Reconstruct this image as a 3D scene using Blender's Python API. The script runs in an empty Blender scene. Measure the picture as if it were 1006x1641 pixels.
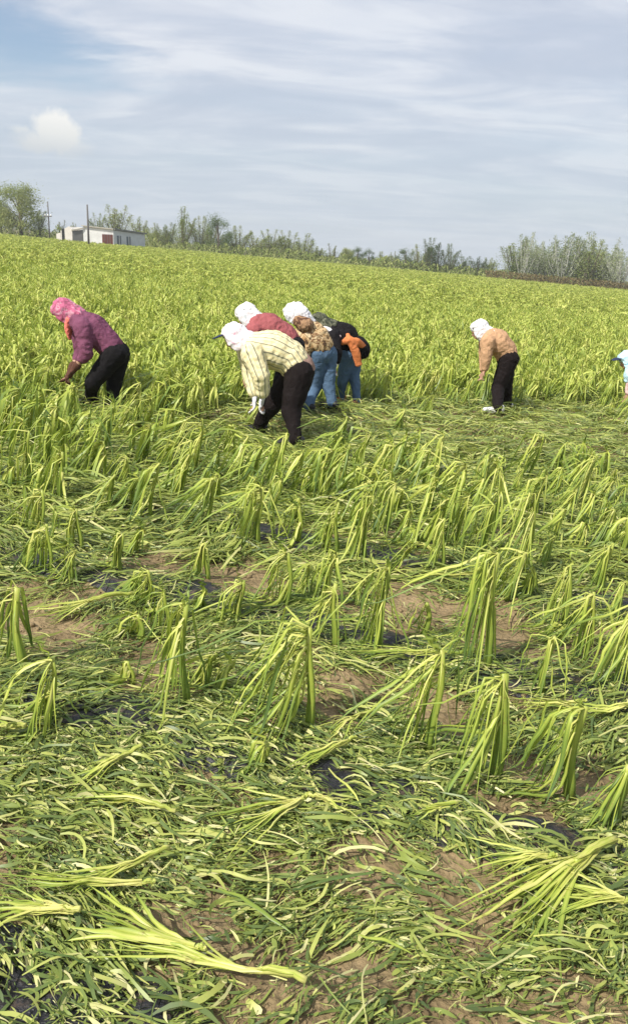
import bpy, bmesh, math, random
import numpy as np
from mathutils import Vector, Matrix, noise as mnoise

random.seed(7)
rng = np.random.default_rng(11)
SC = bpy.context.scene
COL = SC.collection

# ------------------------------------------------------------------ camera, world, sun, exposure
FPX = 1288.0; PITCH = math.radians(17.76); ROLL = math.radians(2.6); CAMH = 1.75
SLOPE = math.tan(math.radians(2.5)) * math.cos(PITCH)        # the field falls gently to the right
VF = Vector((0, math.cos(PITCH), -math.sin(PITCH)))
R0 = Vector((1, 0, 0)); U0 = Vector((0, math.sin(PITCH), math.cos(PITCH)))
VR = math.cos(ROLL) * R0 + math.sin(ROLL) * U0
VU = -math.sin(ROLL) * R0 + math.cos(ROLL) * U0
EYE = Vector((0, 0, CAMH))
cam = bpy.data.cameras.new('camera'); camo = bpy.data.objects.new('camera', cam); COL.objects.link(camo)
cam.sensor_fit = 'VERTICAL'; cam.sensor_height = 24.0; cam.lens = 24.0 * FPX / 1641.0
cam.clip_start = 0.05; cam.clip_end = 8000
M = Matrix((VR, VU, -VF)).transposed().to_4x4(); M.translation = EYE
camo.matrix_world = M
SC.camera = camo

SUN_EL = math.radians(47); SUN_AZ_DIR = Vector((-0.62, -0.60, 0)).normalized()   # towards the sun: behind the camera, to the left
sun = bpy.data.lights.new('sun', 'SUN'); suno = bpy.data.objects.new('sun', sun); COL.objects.link(suno)
sun.energy = 4.4; sun.angle = math.radians(1.0); sun.color = (1.0, 0.95, 0.86)
to_sun = Vector((SUN_AZ_DIR.x * math.cos(SUN_EL), SUN_AZ_DIR.y * math.cos(SUN_EL), math.sin(SUN_EL)))
suno.rotation_euler = to_sun.to_track_quat('Z', 'Y').to_euler()
SC.view_settings.view_transform = 'Standard'; SC.view_settings.look = 'None'
SC.view_settings.exposure = 0.46; SC.view_settings.gamma = 1.0
SC.view_settings.use_curve_mapping = False


def pix_dir(px, py):
    return VF + VR * ((px - 503) / FPX) - VU * ((py - 820.5) / FPX)


class NT:
    """tiny helper for node trees"""
    def __init__(s, nt): s.nt = nt; s.nt.nodes.clear()
    def n(s, t, **kw):
        nd = s.nt.nodes.new(t)
        for k, v in kw.items(): setattr(nd, k, v)
        return nd
    def l(s, a, b): s.nt.links.new(a, b)
    def val(s, sock, v):
        if hasattr(v, 'is_linked') or isinstance(v, bpy.types.NodeSocket): s.l(v, sock)
        else: sock.default_value = v
    def math(s, op, a, b=0.0, c=None, clamp=False):
        nd = s.n('ShaderNodeMath', operation=op, use_clamp=clamp)
        s.val(nd.inputs[0], a); s.val(nd.inputs[1], b)
        if c is not None: s.val(nd.inputs[2], c)
        return nd.outputs[0]
    def vmath(s, op, a, b=None):
        nd = s.n('ShaderNodeVectorMath', operation=op); s.val(nd.inputs[0], a)
        if b is not None: s.val(nd.inputs[1], b)
        return nd.outputs['Value'] if op in ('DOT_PRODUCT', 'LENGTH') else nd.outputs[0]
    def comb(s, x, y, z):
        nd = s.n('ShaderNodeCombineXYZ')
        for i, v in enumerate((x, y, z)): s.val(nd.inputs[i], v)
        return nd.outputs[0]
    def noise(s, vec, scale, detail=4, rough=0.5, dist=0.0):
        nd = s.n('ShaderNodeTexNoise')
        if vec is not None: s.l(vec, nd.inputs['Vector'])
        nd.inputs['Scale'].default_value = scale; nd.inputs['Detail'].default_value = detail
        nd.inputs['Roughness'].default_value = rough; nd.inputs['Distortion'].default_value = dist
        return nd.outputs['Fac']
    def ramp(s, fac, stops, mode='LINEAR'):
        nd = s.n('ShaderNodeValToRGB'); nd.color_ramp.interpolation = mode
        el = nd.color_ramp.elements
        while len(el) > 1: el.remove(el[-1])
        for i, (p, c) in enumerate(stops):
            e = el[0] if i == 0 else el.new(p)
            e.position = p; e.color = (*c, 1) if len(c) == 3 else c
        s.l(fac, nd.inputs[0]); return nd.outputs[0]
    def mix(s, fac, a, b, mode='MIX'):
        nd = s.n('ShaderNodeMix', data_type='RGBA', blend_type=mode)
        s.val(nd.inputs[0], fac)
        for sock, v in ((nd.inputs[6], a), (nd.inputs[7], b)):
            if isinstance(v, tuple): sock.default_value = (*v, 1) if len(v) == 3 else v
            else: s.l(v, sock)
        return nd.outputs[2]
    def smooth(s, v, a, b):
        nd = s.n('ShaderNodeMapRange', interpolation_type='SMOOTHSTEP')
        s.l(v, nd.inputs[0]); nd.inputs[1].default_value = a; nd.inputs[2].default_value = b
        return nd.outputs[0]
    def bump(s, h, dist, strength=1.0):
        nd = s.n('ShaderNodeBump'); s.l(h, nd.inputs['Height']); nd.inputs['Distance'].default_value = dist
        nd.inputs['Strength'].default_value = strength
        return nd.outputs[0]


SKY_K = 0.106
world = bpy.data.worlds.new('World'); SC.world = world; world.use_nodes = True
w = NT(world.node_tree)
sky = w.n('ShaderNodeTexSky', sky_type='NISHITA'); sky.sun_disc = False
sky.sun_elevation = SUN_EL; sky.sun_rotation = math.atan2(SUN_AZ_DIR.x, SUN_AZ_DIR.y)
sky.air_density = 1.0; sky.dust_density = 1.5; sky.ozone_density = 1.0
tc = w.n('ShaderNodeTexCoord'); dvec = w.vmath('NORMALIZE', tc.outputs['Generated'])
sp = w.n('ShaderNodeSeparateXYZ'); w.l(dvec, sp.inputs[0])
zc = w.math('MAXIMUM', sp.outputs[2], 0.0)
den = w.math('ADD', zc, 0.12)
px_ = w.math('DIVIDE', sp.outputs[0], den); py_ = w.math('DIVIDE', sp.outputs[1], den)
flat = w.comb(px_, py_, 0.0)
# thin high stratus seen on a layer overhead: long bands with soft wisps
rot = w.n('ShaderNodeMapping'); w.l(flat, rot.inputs[0]); rot.inputs['Rotation'].default_value = (0, 0, math.radians(8)); rot.inputs['Scale'].default_value = (0.6, 1.15, 1)
n1 = w.noise(rot.outputs[0], 0.9, 6, 0.55, 0.6)
n2 = w.noise(rot.outputs[0], 3.2, 5, 0.55, 0.3)
n3 = w.noise(flat, 0.5, 4, 0.5, 0.2)
n4 = w.noise(rot.outputs[0], 1.7, 6, 0.6, 1.0)
cov = w.math('ADD', w.math('MULTIPLY', n1, 0.6), w.math('ADD', w.math('MULTIPLY', n2, 0.22), w.math('MULTIPLY', n3, 0.35)))
# clear blue gap, upper left
gd = pix_dir(30, 70).normalized(); gu = VR; gv = VU
def blob(px, py, rx, ry, coord=None, soft=(1.0, 0.35)):
    c = pix_dir(px, py).normalized()
    right = VR; up = VU
    dv = coord or dvec
    sub = w.vmath('SUBTRACT', dv, tuple(c))
    u = w.math('DIVIDE', w.vmath('DOT_PRODUCT', sub, tuple(right)), rx / FPX)
    v = w.math('DIVIDE', w.vmath('DOT_PRODUCT', sub, tuple(up)), ry / FPX)
    r = w.math('SQRT', w.math('ADD', w.math('MULTIPLY', u, u), w.math('MULTIPLY', v, v)))
    return w.smooth(r, soft[0], soft[1])
gwob = w.vmath('ADD', dvec, w.vmath('MULTIPLY', w.vmath('SUBTRACT', w.comb(n2, n4, n1), (.5, .5, .5)), (.25, .25, .12)))
gap = blob(25, 66, 220, 52, gwob, soft=(1.1, 0.1))
cov2 = w.math('SUBTRACT', cov, w.math('MULTIPLY', gap, 0.2))
fac = w.smooth(cov2, 0.30, 0.72)
fac = w.math('ADD', w.math('MULTIPLY', fac, 0.34), 0.60, clamp=True)
fac = w.math('MULTIPLY', fac, w.math('SUBTRACT', 1.0, w.math('MULTIPLY', gap, 0.95)))
cshade = w.math('ADD', w.math('MULTIPLY', n4, 0.7), w.math('MULTIPLY', n2, 0.3))
ccol = w.ramp(w.smooth(cshade, 0.36, 0.62), [(0, (3.95, 4.35, 5.15)), (0.45, (4.5, 4.85, 5.55)), (0.8, (5.15, 5.4, 5.95)), (1, (5.75, 5.95, 6.35))])
skyc = w.mix(fac, sky.outputs[0], ccol)
# paler, slightly grey air low down
low = w.smooth(sp.outputs[2], 0.25, 0.0)
skyc = w.mix(w.math('MULTIPLY', low, 0.6), skyc, (3.7, 4.35, 4.95))
# one small cumulus
nd = w.n('ShaderNodeTexNoise'); w.l(dvec, nd.inputs['Vector']); nd.inputs['Scale'].default_value = 60; nd.inputs['Detail'].default_value = 8; nd.inputs['Roughness'].default_value = .65
wob = w.vmath('MULTIPLY', w.vmath('SUBTRACT', nd.outputs['Color'], (0.5, 0.5, 0.5)), (0.022, 0.022, 0.022))
dw = w.vmath('ADD', dvec, wob)
puff = w.math('MAXIMUM', blob(93, 212, 32, 28, dw, (1.1, 0.62)), blob(72, 232, 46, 14, dw, (1.1, 0.4)))
puff = w.math('MAXIMUM', puff, w.math('MULTIPLY', blob(33, 210, 13, 7, dw, (1.3, 0.2)), 0.6))
puff = w.math('MAXIMUM', puff, w.math('MULTIPLY', blob(90, 232, 52, 17, dw, (1.2, 0.3)), 0.7))
vv = w.math('MULTIPLY', w.vmath('DOT_PRODUCT', w.vmath('SUBTRACT', dvec, tuple(pix_dir(85, 240).normalized())), tuple(VU)), FPX / 60.0)
pcol = w.ramp(vv, [(0, (4.7, 4.95, 5.1)), (0.35, (6.0, 6.05, 5.85)), (0.8, (7.1, 7.0, 6.7))])
skyc = w.mix(w.math('MULTIPLY', puff, 0.9), skyc, pcol)
bg = w.n('ShaderNodeBackground'); w.l(skyc, bg.inputs[0]); bg.inputs[1].default_value = SKY_K
wo = w.n('ShaderNodeOutputWorld'); w.l(bg.outputs[0], wo.inputs[0])
world.cycles.sampling_method = 'AUTOMATIC'
SC.cycles.max_bounces = 5; SC.cycles.diffuse_bounces = 3; SC.cycles.transmission_bounces = 3
SC.cycles.use_denoising = True

# ------------------------------------------------------------------ noise and ground height (numpy)
def vnoise(x, y, seed=0):
    x = np.asarray(x, float); y = np.asarray(y, float)
    xi = np.floor(x); yi = np.floor(y); fx = x - xi; fy = y - yi
    fx = fx * fx * (3 - 2 * fx); fy = fy * fy * (3 - 2 * fy)
    def h(a, b):
        v = np.sin(a * 127.1 + b * 311.7 + seed * 74.7) * 43758.5453
        return v - np.floor(v)
    a = h(xi, yi); b = h(xi + 1, yi); c = h(xi, yi + 1); d = h(xi + 1, yi + 1)
    return (a * (1 - fx) + b * fx) * (1 - fy) + (c * (1 - fx) + d * fx) * fy

ROWA = math.radians(19.5)
def rowc(x, y): return x * math.sin(ROWA) + y * math.cos(ROWA)

def H(x, y):
    x = np.asarray(x, float); y = np.asarray(y, float)
    d = np.sqrt(x * x + y * y)
    near = np.clip((40 - d) / 25, 0, 1)
    fine = np.clip((16 - d) / 8, 0, 1)
    r = rowc(x, y)
    z = 0.022 * np.cos((r - 2.27) / 1.12 * 2 * np.pi) * near
    z += 0.03 * (vnoise(x * 1.7, y * 1.7, 1) - .5) * near
    z += 0.028 * (vnoise(x * 6, y * 6, 2) - .5) * fine
    z += 0.016 * (vnoise(x * 17, y * 17, 3) - .5) * fine
    return z - SLOPE * x

def Hs(x, y): return float(H(x, y))

def G(px, py):
    d = pix_dir(px, py); t = -CAMH / (d.z + SLOPE * d.x)
    return EYE + d * t
def PY(px, py, Y):
    d = pix_dir(px, py); return EYE + d * (Y / d.y)
def proj(p):
    q = Vector(p) - EYE; z = q.dot(VF)
    if z < 0.05: return (-999, -999)
    return (503 + FPX * q.dot(VR) / z, 820.5 - FPX * q.dot(VU) / z)

# ------------------------------------------------------------------ materials
def mat(name):
    m = bpy.data.materials.new(name); m.use_nodes = True; return m, NT(m.node_tree)
def finish(t, col, rough=0.7, normal=None, spec=0.3, **kw):
    p = t.n('ShaderNodeBsdfPrincipled'); o = t.n('ShaderNodeOutputMaterial')
    if isinstance(col, tuple): p.inputs['Base Color'].default_value = (*col, 1)
    else: t.l(col, p.inputs['Base Color'])
    if isinstance(rough, float): p.inputs['Roughness'].default_value = rough
    else: t.l(rough, p.inputs['Roughness'])
    p.inputs['Specular IOR Level'].default_value = spec
    for k, v in kw.items(): p.inputs[k.replace('_', ' ')].default_value = v
    if normal is not None: t.l(normal, p.inputs['Normal'])
    t.l(p.outputs[0], o.inputs[0]); return p, o

def leaf_material(name, stops, trans=0.28, rough=0.42, rnd=0.0):
    m, t = mat(name)
    at = t.n('ShaderNodeAttribute'); at.attribute_name = 'tint'
    g = t.n('ShaderNodeNewGeometry')
    oi = t.n('ShaderNodeObjectInfo')
    n = t.noise(g.outputs['Position'], 22, 3, 0.6)
    f = t.math('ADD', at.outputs['Fac'], t.math('MULTIPLY', t.math('SUBTRACT', n, 0.5), 0.30))
    if rnd: f = t.math('ADD', f, t.math('MULTIPLY', t.math('SUBTRACT', oi.outputs['Random'], 0.5), rnd))
    f = t.math('MULTIPLY', t.math('ADD', f, 0.0), 1.0, clamp=True)
    c = t.ramp(f, stops)
    n2 = t.noise(g.outputs['Position'], 7, 2, 0.5)
    c = t.mix(t.math('MULTIPLY', n2, 0.15), c, (0.26, 0.25, 0.06), 'MIX')
    br = t.noise(g.outputs['Position'], 48, 3, 0.6); c = t.mix(t.math('MULTIPLY', t.smooth(br, 0.60, 0.72), 0.55), c, (0.25, 0.17, 0.06))
    hsv = t.n('ShaderNodeHueSaturation'); t.l(c, hsv.inputs['Color'])
    t.l(t.math('ADD', t.math('MULTIPLY', n, 0.5), 0.75), hsv.inputs['Value'])
    p = t.n('ShaderNodeBsdfPrincipled'); t.l(hsv.outputs[0], p.inputs['Base Color'])
    p.inputs['Roughness'].default_value = rough; p.inputs['Specular IOR Level'].default_value = 0.35
    tr = t.n('ShaderNodeBsdfTranslucent'); t.l(t.mix(0.35, hsv.outputs[0], (0.36, 0.50, 0.05)), tr.inputs[0])
    mx = t.n('ShaderNodeMixShader'); mx.inputs[0].default_value = trans
    t.l(p.outputs[0], mx.inputs[1]); t.l(tr.outputs[0], mx.inputs[2])
    o = t.n('ShaderNodeOutputMaterial'); t.l(mx.outputs[0], o.inputs[0])
    return m

LEAF_STOPS = [(0.0, (0.73, 0.70, 0.23)), (0.2, (0.46, 0.53, 0.09)), (0.42, (0.235, 0.33, 0.055)), (0.7, (0.105, 0.18, 0.048)), (1.0, (0.055, 0.11, 0.045))]
M_LEAF = leaf_material('corn_leaf_material', LEAF_STOPS, rnd=0.12)
CROP_STOPS = [(0.0, (0.72, 0.73, 0.22)), (0.3, (0.51, 0.58, 0.12)), (0.6, (0.29, 0.375, 0.06)), (1.0, (0.055, 0.10, 0.022))]
M_CROP = leaf_material('crop_leaf_material', CROP_STOPS, trans=0.3, rough=0.5, rnd=0.45)
M_LITTER = leaf_material('leaf_litter_material', [(0.0, (0.68, 0.64, 0.32)), (0.2, (0.46, 0.49, 0.13)), (0.45, (0.27, 0.335, 0.075)), (0.75, (0.135, 0.195, 0.055)), (1.0, (0.065, 0.11, 0.04))], trans=0.22)

def soil_material():
    m, t = mat('soil_material')
    g = t.n('ShaderNodeNewGeometry'); pos = g.outputs['Position']
    a = t.noise(pos, 5, 6, 0.6); b = t.noise(pos, 60, 5, 0.65); c = t.noise(pos, 0.04, 3, 0.5)
    v = t.n('ShaderNodeTexVoronoi'); t.l(pos, v.inputs['Vector']); v.inputs['Scale'].default_value = 38
    col = t.ramp(a, [(0.3, (0.125, 0.09, 0.047)), (0.5, (0.225, 0.168, 0.09)), (0.7, (0.34, 0.25, 0.14))])
    col = t.mix(t.math('MULTIPLY', t.smooth(b, 0.35, 0.7), 0.5), col, (0.28, 0.20, 0.11))
    # far beyond the field the ground is rough grass and bare earth
    sx = t.n('ShaderNodeSeparateXYZ'); t.l(pos, sx.inputs[0])
    far = t.smooth(sx.outputs[1], 120, 160)
    col = t.mix(far, col, t.ramp(t.noise(pos, 0.12, 5, 0.6), [(0.3, (0.10, 0.11, 0.035)), (0.7, (0.20, 0.16, 0.09))]))
    h = t.math('ADD', t.math('MULTIPLY', b, 0.5), t.math('MULTIPLY', v.outputs['Distance'], 0.6))
    finish(t, col, 0.93, t.bump(h, 0.02, 1.0), 0.15)
    return m
M_SOIL = soil_material()

def film_material():
    m, t = mat('black_film_material')
    g = t.n('ShaderNodeNewGeometry'); n = t.noise(g.outputs['Position'], 30, 5, 0.6, 0.8)
    dust = t.noise(g.outputs['Position'], 13, 5, 0.7)
    col = t.mix(t.smooth(dust, 0.48, 0.75), (0.018, 0.018, 0.022), (0.14, 0.095, 0.06))
    finish(t, col, t.math('ADD', t.math('MULTIPLY', dust, 0.5), 0.18), t.bump(n, 0.02, 0.8), 0.5)
    return m
M_FILM = film_material()

def simple(name, col, rough=0.75, nscale=9.0, amt=0.25, bump=0.002, spec=0.3, weave=0.0):
    m, t = mat(name)
    g = t.n('ShaderNodeTexCoord').outputs['Object']
    n = t.noise(g, nscale, 5, 0.6)
    dark = tuple(c * (1 - amt) for c in col); lite = tuple(min(1, c * (1 + amt * 0.6)) for c in col)
    c = t.ramp(n, [(0.3, dark), (0.7, lite)])
    hgt = t.noise(g, nscale * 6, 4, 0.6)
    finish(t, c, rough, t.bump(hgt, bump * 3, 0.7), spec)
    return m

# ------------------------------------------------------------------ mesh helpers
def np_mesh(name, verts, quads, tint=None, smooth=False, material=None):
    me = bpy.data.meshes.new(name)
    verts = np.asarray(verts, np.float32); quads = np.asarray(quads, np.int32)
    k = quads.shape[1]
    me.vertices.add(len(verts)); me.vertices.foreach_set('co', verts.ravel())
    me.loops.add(quads.size); me.loops.foreach_set('vertex_index', quads.ravel())
    me.polygons.add(len(quads)); me.polygons.foreach_set('loop_start', np.arange(0, quads.size, k, dtype=np.int32))
    me.polygons.foreach_set('loop_total', np.full(len(quads), k, np.int32))
    if smooth: me.polygons.foreach_set('use_smooth', np.ones(len(quads), bool))
    if tint is not None:
        a = me.attributes.new('tint', 'FLOAT', 'POINT'); a.data.foreach_set('value', np.asarray(tint, np.float32))
    if material: me.materials.append(material)
    me.update(calc_edges=True)
    return me

def link(name, me, parent=None, loc=None):
    o = bpy.data.objects.new(name, me); COL.objects.link(o)
    if parent is not None: o.parent = parent
    if loc is not None: o.location = loc
    return o
def tag(o, label=None, cat=None, group=None, kind=None):
    if label: o['label'] = label
    if cat: o['category'] = cat
    if group: o['group'] = group
    if kind: o['kind'] = kind
    return o

class MB:
    """collects polygons with a tint per vertex"""
    def __init__(s): s.v = []; s.f = []; s.t = []
    def add(s, vs, fs, ts=None):
        b = len(s.v); s.v += [tuple(v) for v in vs]; s.f += [tuple(i + b for i in f) for f in fs]
        s.t += list(ts) if ts is not None else [0.5] * len(vs)
    def ribbon(s, pts, widths, tints, twist=0.0, tw0=0.0, fold=0.18, cols=3):
        n = len(pts); vs = []; ts = []
        up = Vector((0, 0, 1))
        prev = None
        for i, p in enumerate(pts):
            d = (pts[min(i + 1, n - 1)] - pts[max(i - 1, 0)])
            if d.length < 1e-6: d = Vector((1, 0, 0))
            d.normalize()
            side = d.cross(up)
            if side.length < 0.25 and prev is not None: side = prev - d * prev.dot(d)
            if side.length < 1e-4: side = Vector((1, 0, 0))
            side.normalize()
            if prev is not None and side.dot(prev) < 0: side = -side
            prev = side.copy()
            a = tw0 + twist * i / (n - 1)
            nn = side.cross(d)
            sd = side * math.cos(a) + nn * math.sin(a); nm = sd.cross(d)
            wd = widths[i]
            if cols == 3:
                vs += [p - sd * wd, p + nm * wd * fold * 2, p + sd * wd]; ts += [tints[i] + .03, tints[i] - 0.13, tints[i] + 0.06]
            elif cols == 5:
                for q, tq, zq in ((-1, .06, 0), (-.5, -.05, .5), (0, -.15, 1), (.5, .02, .5), (1, .08, 0)):
                    vs.append(p + sd * wd * q + nm * wd * fold * 2 * zq); ts.append(tints[i] + tq)
            else:
                vs += [p - sd * wd, p + sd * wd]; ts += [tints[i]] * 2
        fs = []
        for i in range(n - 1):
            for j in range(cols - 1):
                a = i * cols + j; fs.append((a, a + 1, a + 1 + cols, a + cols))
        s.add(vs, fs, ts)
    def tube(s, pts, radii, tints=None, seg=7, flat=1.0, cap=True, wob=0.0):
        n = len(pts); vs = []; ts = []
        ref = Vector((0.3, 1, 0.2)).normalized()
        for i, p in enumerate(pts):
            d = (pts[min(i + 1, n - 1)] - pts[max(i - 1, 0)]).normalized()
            a = d.cross(ref)
            if a.length < 0.1: a = d.cross(Vector((1, 0, 0)))
            a.normalize(); b = a.cross(d)
            for k in range(seg):
                th = 2 * math.pi * k / seg
                r = radii[i] * (1 + wob * math.sin(3 * th + i))
                vs.append(p + a * (math.cos(th) * r) + b * (math.sin(th) * r * flat))
                ts.append((tints[i] if tints else 0.5) + (.12 if k % 3 == 1 else -.04))
        fs = []
        for i in range(n - 1):
            for k in range(seg):
                fs.append((i * seg + k, i * seg + (k + 1) % seg, (i + 1) * seg + (k + 1) % seg, (i + 1) * seg + k))
        if cap: fs.append(tuple(range(seg - 1, -1, -1))); fs.append(tuple((n - 1) * seg + k for k in range(seg)))
        s.add(vs, fs, ts)
    def box(s, c, sx, sy, sz, rz=0.0, tint=0.5):
        ca, sa = math.cos(rz), math.sin(rz); vs = []
        for x in (-1, 1):
            for y in (-1, 1):
                for z in (-1, 1):
                    X, Y = x * sx / 2, y * sy / 2
                    vs.append((c[0] + X * ca - Y * sa, c[1] + X * sa + Y * ca, c[2] + z * sz / 2))
        s.add(vs, [(0, 1, 3, 2), (4, 6, 7, 5), (0, 4, 5, 1), (2, 3, 7, 6), (0, 2, 6, 4), (1, 5, 7, 3)], [tint] * 8)
    def mesh(s, name, material, smooth=True):
        me = bpy.data.meshes.new(name); me.from_pydata(s.v, [], s.f)
        a = me.attributes.new('tint', 'FLOAT', 'POINT'); a.data.foreach_set('value', np.asarray(s.t, np.float32))
        me.materials.append(material)
        if smooth: me.polygons.foreach_set('use_smooth', np.ones(len(me.polygons), bool))
        me.update(); return me
    def build(s, name, material, parent=None, smooth=True):
        return link(name, s.mesh(name, material, smooth), parent)

# ------------------------------------------------------------------ ground: one sheet, dense near the camera
def axis(lo, hi, d0, d1, step, grow, a, b):
    xs = list(np.arange(d0, d1 + 1e-6, step)); x = d1; s = step
    while x < b: s *= grow; x += s; xs.append(x)
    x = d0; s = step
    while x > a: s *= grow; x -= s; xs.insert(0, x)
    return np.array(xs)
gx = axis(0, 0, -5.0, 6.0, 0.042, 1.13, -700, 700)
gy = axis(0, 0, 0.8, 12.5, 0.042, 1.12, -40, 1250)
XX, YY = np.meshgrid(gx, gy)
ZZ = H(XX, YY)
vs = np.stack([XX, YY, ZZ], -1).reshape(-1, 3)
nx, ny = len(gx), len(gy)
ii = (np.arange(ny - 1)[:, None] * nx + np.arange(nx - 1)[None, :]).ravel()
qs = np.stack([ii, ii + 1, ii + 1 + nx, ii + nx], -1)
ground = link('ground', np_mesh('ground', vs, qs, None, True, M_SOIL)); tag(ground, kind='structure')

# ------------------------------------------------------------------ plastic mulch film along the rows
SOIL_SPOTS = [(605, 1385, .15), (740, 1450, .17), (330, 1500, .15), (660, 975, .2), (240, 1065, .12), (100, 1018, .15), (540, 1110, .11), (535, 1160, .10),
              (830, 1235, .11), (725, 1160, .08), (250, 905, .2), (940, 1050, .13), (930, 1270, .09), (590, 1560, .10), (30, 1330, .07),
              (780, 1020, .12), (400, 920, .16), (600, 1100, .06), (320, 1120, .07), (560, 960, .1), (450, 1385, .06), (250, 1470, .09),
              (380, 935, .22), (800, 985, .2), (860, 1040, .14), (225, 1130, .12), (420, 1155, .1), (620, 875, .25), (480, 870, .2), (1000, 960, .2), (30, 1000, .15), (700, 1130, .12), (860, 1250, .12), (960, 1240, .1), (540, 1260, .08)]
FILM_SPOTS = [(55, 1145, .085), (125, 1162, .07), (235, 1172, .06), (545, 1270, .05), (755, 1275, .06), (790, 1310, .07), (850, 1325, .09), (890, 1345, .07),
              (630, 1042, .09), (650, 1028, .07), (50, 1052, .08), (915, 1112, .09), (320, 958, .1), (25, 1628, .07), (570, 1025, .07),
              (800, 862, .12), (410, 862, .12), (740, 925, .09), (150, 945, .12), (180, 950, .1), (840, 1120, .06), (640, 1280, .04), (960, 865, .08), (60, 900, .1)]
SPOTS = [(G(a, b).x, G(a, b).y, r * (1.32 if b < 1280 else .85)) for a, b, r in SOIL_SPOTS] + [(G(a, b).x, G(a, b).y, r * 1.08) for a, b, r in FILM_SPOTS]
film_labels = ['black plastic mulch film peeping out of the litter nearest the camera, lower left',
               'dark plastic film strip under shredded leaves, running from left edge to the large fallen stalk',
               'black plastic film strip in the second furrow, beside the bare brown soil',
               'black plastic film strip just in front of the mid-field snapped plants',
               'farthest black plastic film strip, mostly hidden under the litter behind the snapped plants']
for k in range(5):
    rc = 1.14 + 1.12 * k
    x0, x1 = (-2.6 - .3 * k, 2.8 + .5 * k)
    us = np.arange(x0, x1, 0.03); ws = np.linspace(-0.17, 0.17, 15)
    UU, WW = np.meshgrid(us, ws)
    r = rc + WW * (1 + 0.25 * (vnoise(UU * 3, WW * 0, 30 + k) - .5)) + 0.05 * (vnoise(UU * 1.2, UU * 0, 40 + k) - .5)
    X = UU * math.cos(ROWA) + r * math.sin(ROWA); Y = -UU * math.sin(ROWA) + r * math.cos(ROWA)
    edge = (np.abs(WW) / 0.17) ** 4
    Z = H(X, Y) + 0.012 + 0.02 * (vnoise(X * 9, Y * 9, 50 + k) - .35) + 0.012 * (vnoise(X * 28, Y * 28, 51 + k) - .5) - 0.035 * edge * vnoise(UU * 5, WW * 9, 52 + k)
    n_u = len(us); n_w = len(ws)
    ii = (np.arange(n_w - 1)[:, None] * n_u + np.arange(n_u - 1)[None, :]).ravel()
    o = link('plastic_film', np_mesh('plastic_film', np.stack([X, Y, Z], -1).reshape(-1, 3), np.stack([ii, ii + 1, ii + 1 + n_u, ii + n_u], -1), None, True, M_FILM))
    tag(o, film_labels[k], 'plastic film', 'strips of black plastic mulch film')

bm = bmesh.new(); bmesh.ops.create_icosphere(bm, subdivisions=1, radius=1.0); cv = np.array([v.co[:] for v in bm.verts]); cf = np.array([[v.index for v in f.verts] for f in bm.faces]); bm.free()
nc = 6000; cyy = np.sqrt(rng.uniform(1.2 ** 2, 6.0 ** 2, nc)); cxx = rng.uniform(-1, 1, nc) * (.45 * cyy + .3)
cr_ = (0.0025 + 0.013 * rng.random(nc) ** 3.2)
Vc = cv[None] * (1 + rng.normal(0, .22, (nc, len(cv), 1))) * cr_[:, None, None] * np.array([1, 1, .7]) + np.stack([cxx, cyy, H(cxx, cyy) + cr_ * .3], -1)[:, None, :]
Fc = (cf[None] + (np.arange(nc) * len(cv))[:, None, None]).reshape(-1, 3)
clod = link('soil_clods', np_mesh('soil_clods', Vc.reshape(-1, 3), Fc, None, False, M_SOIL)); tag(clod, 'small crumbs and clods of brown earth on the bare soil', 'soil clods', kind='stuff')

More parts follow.
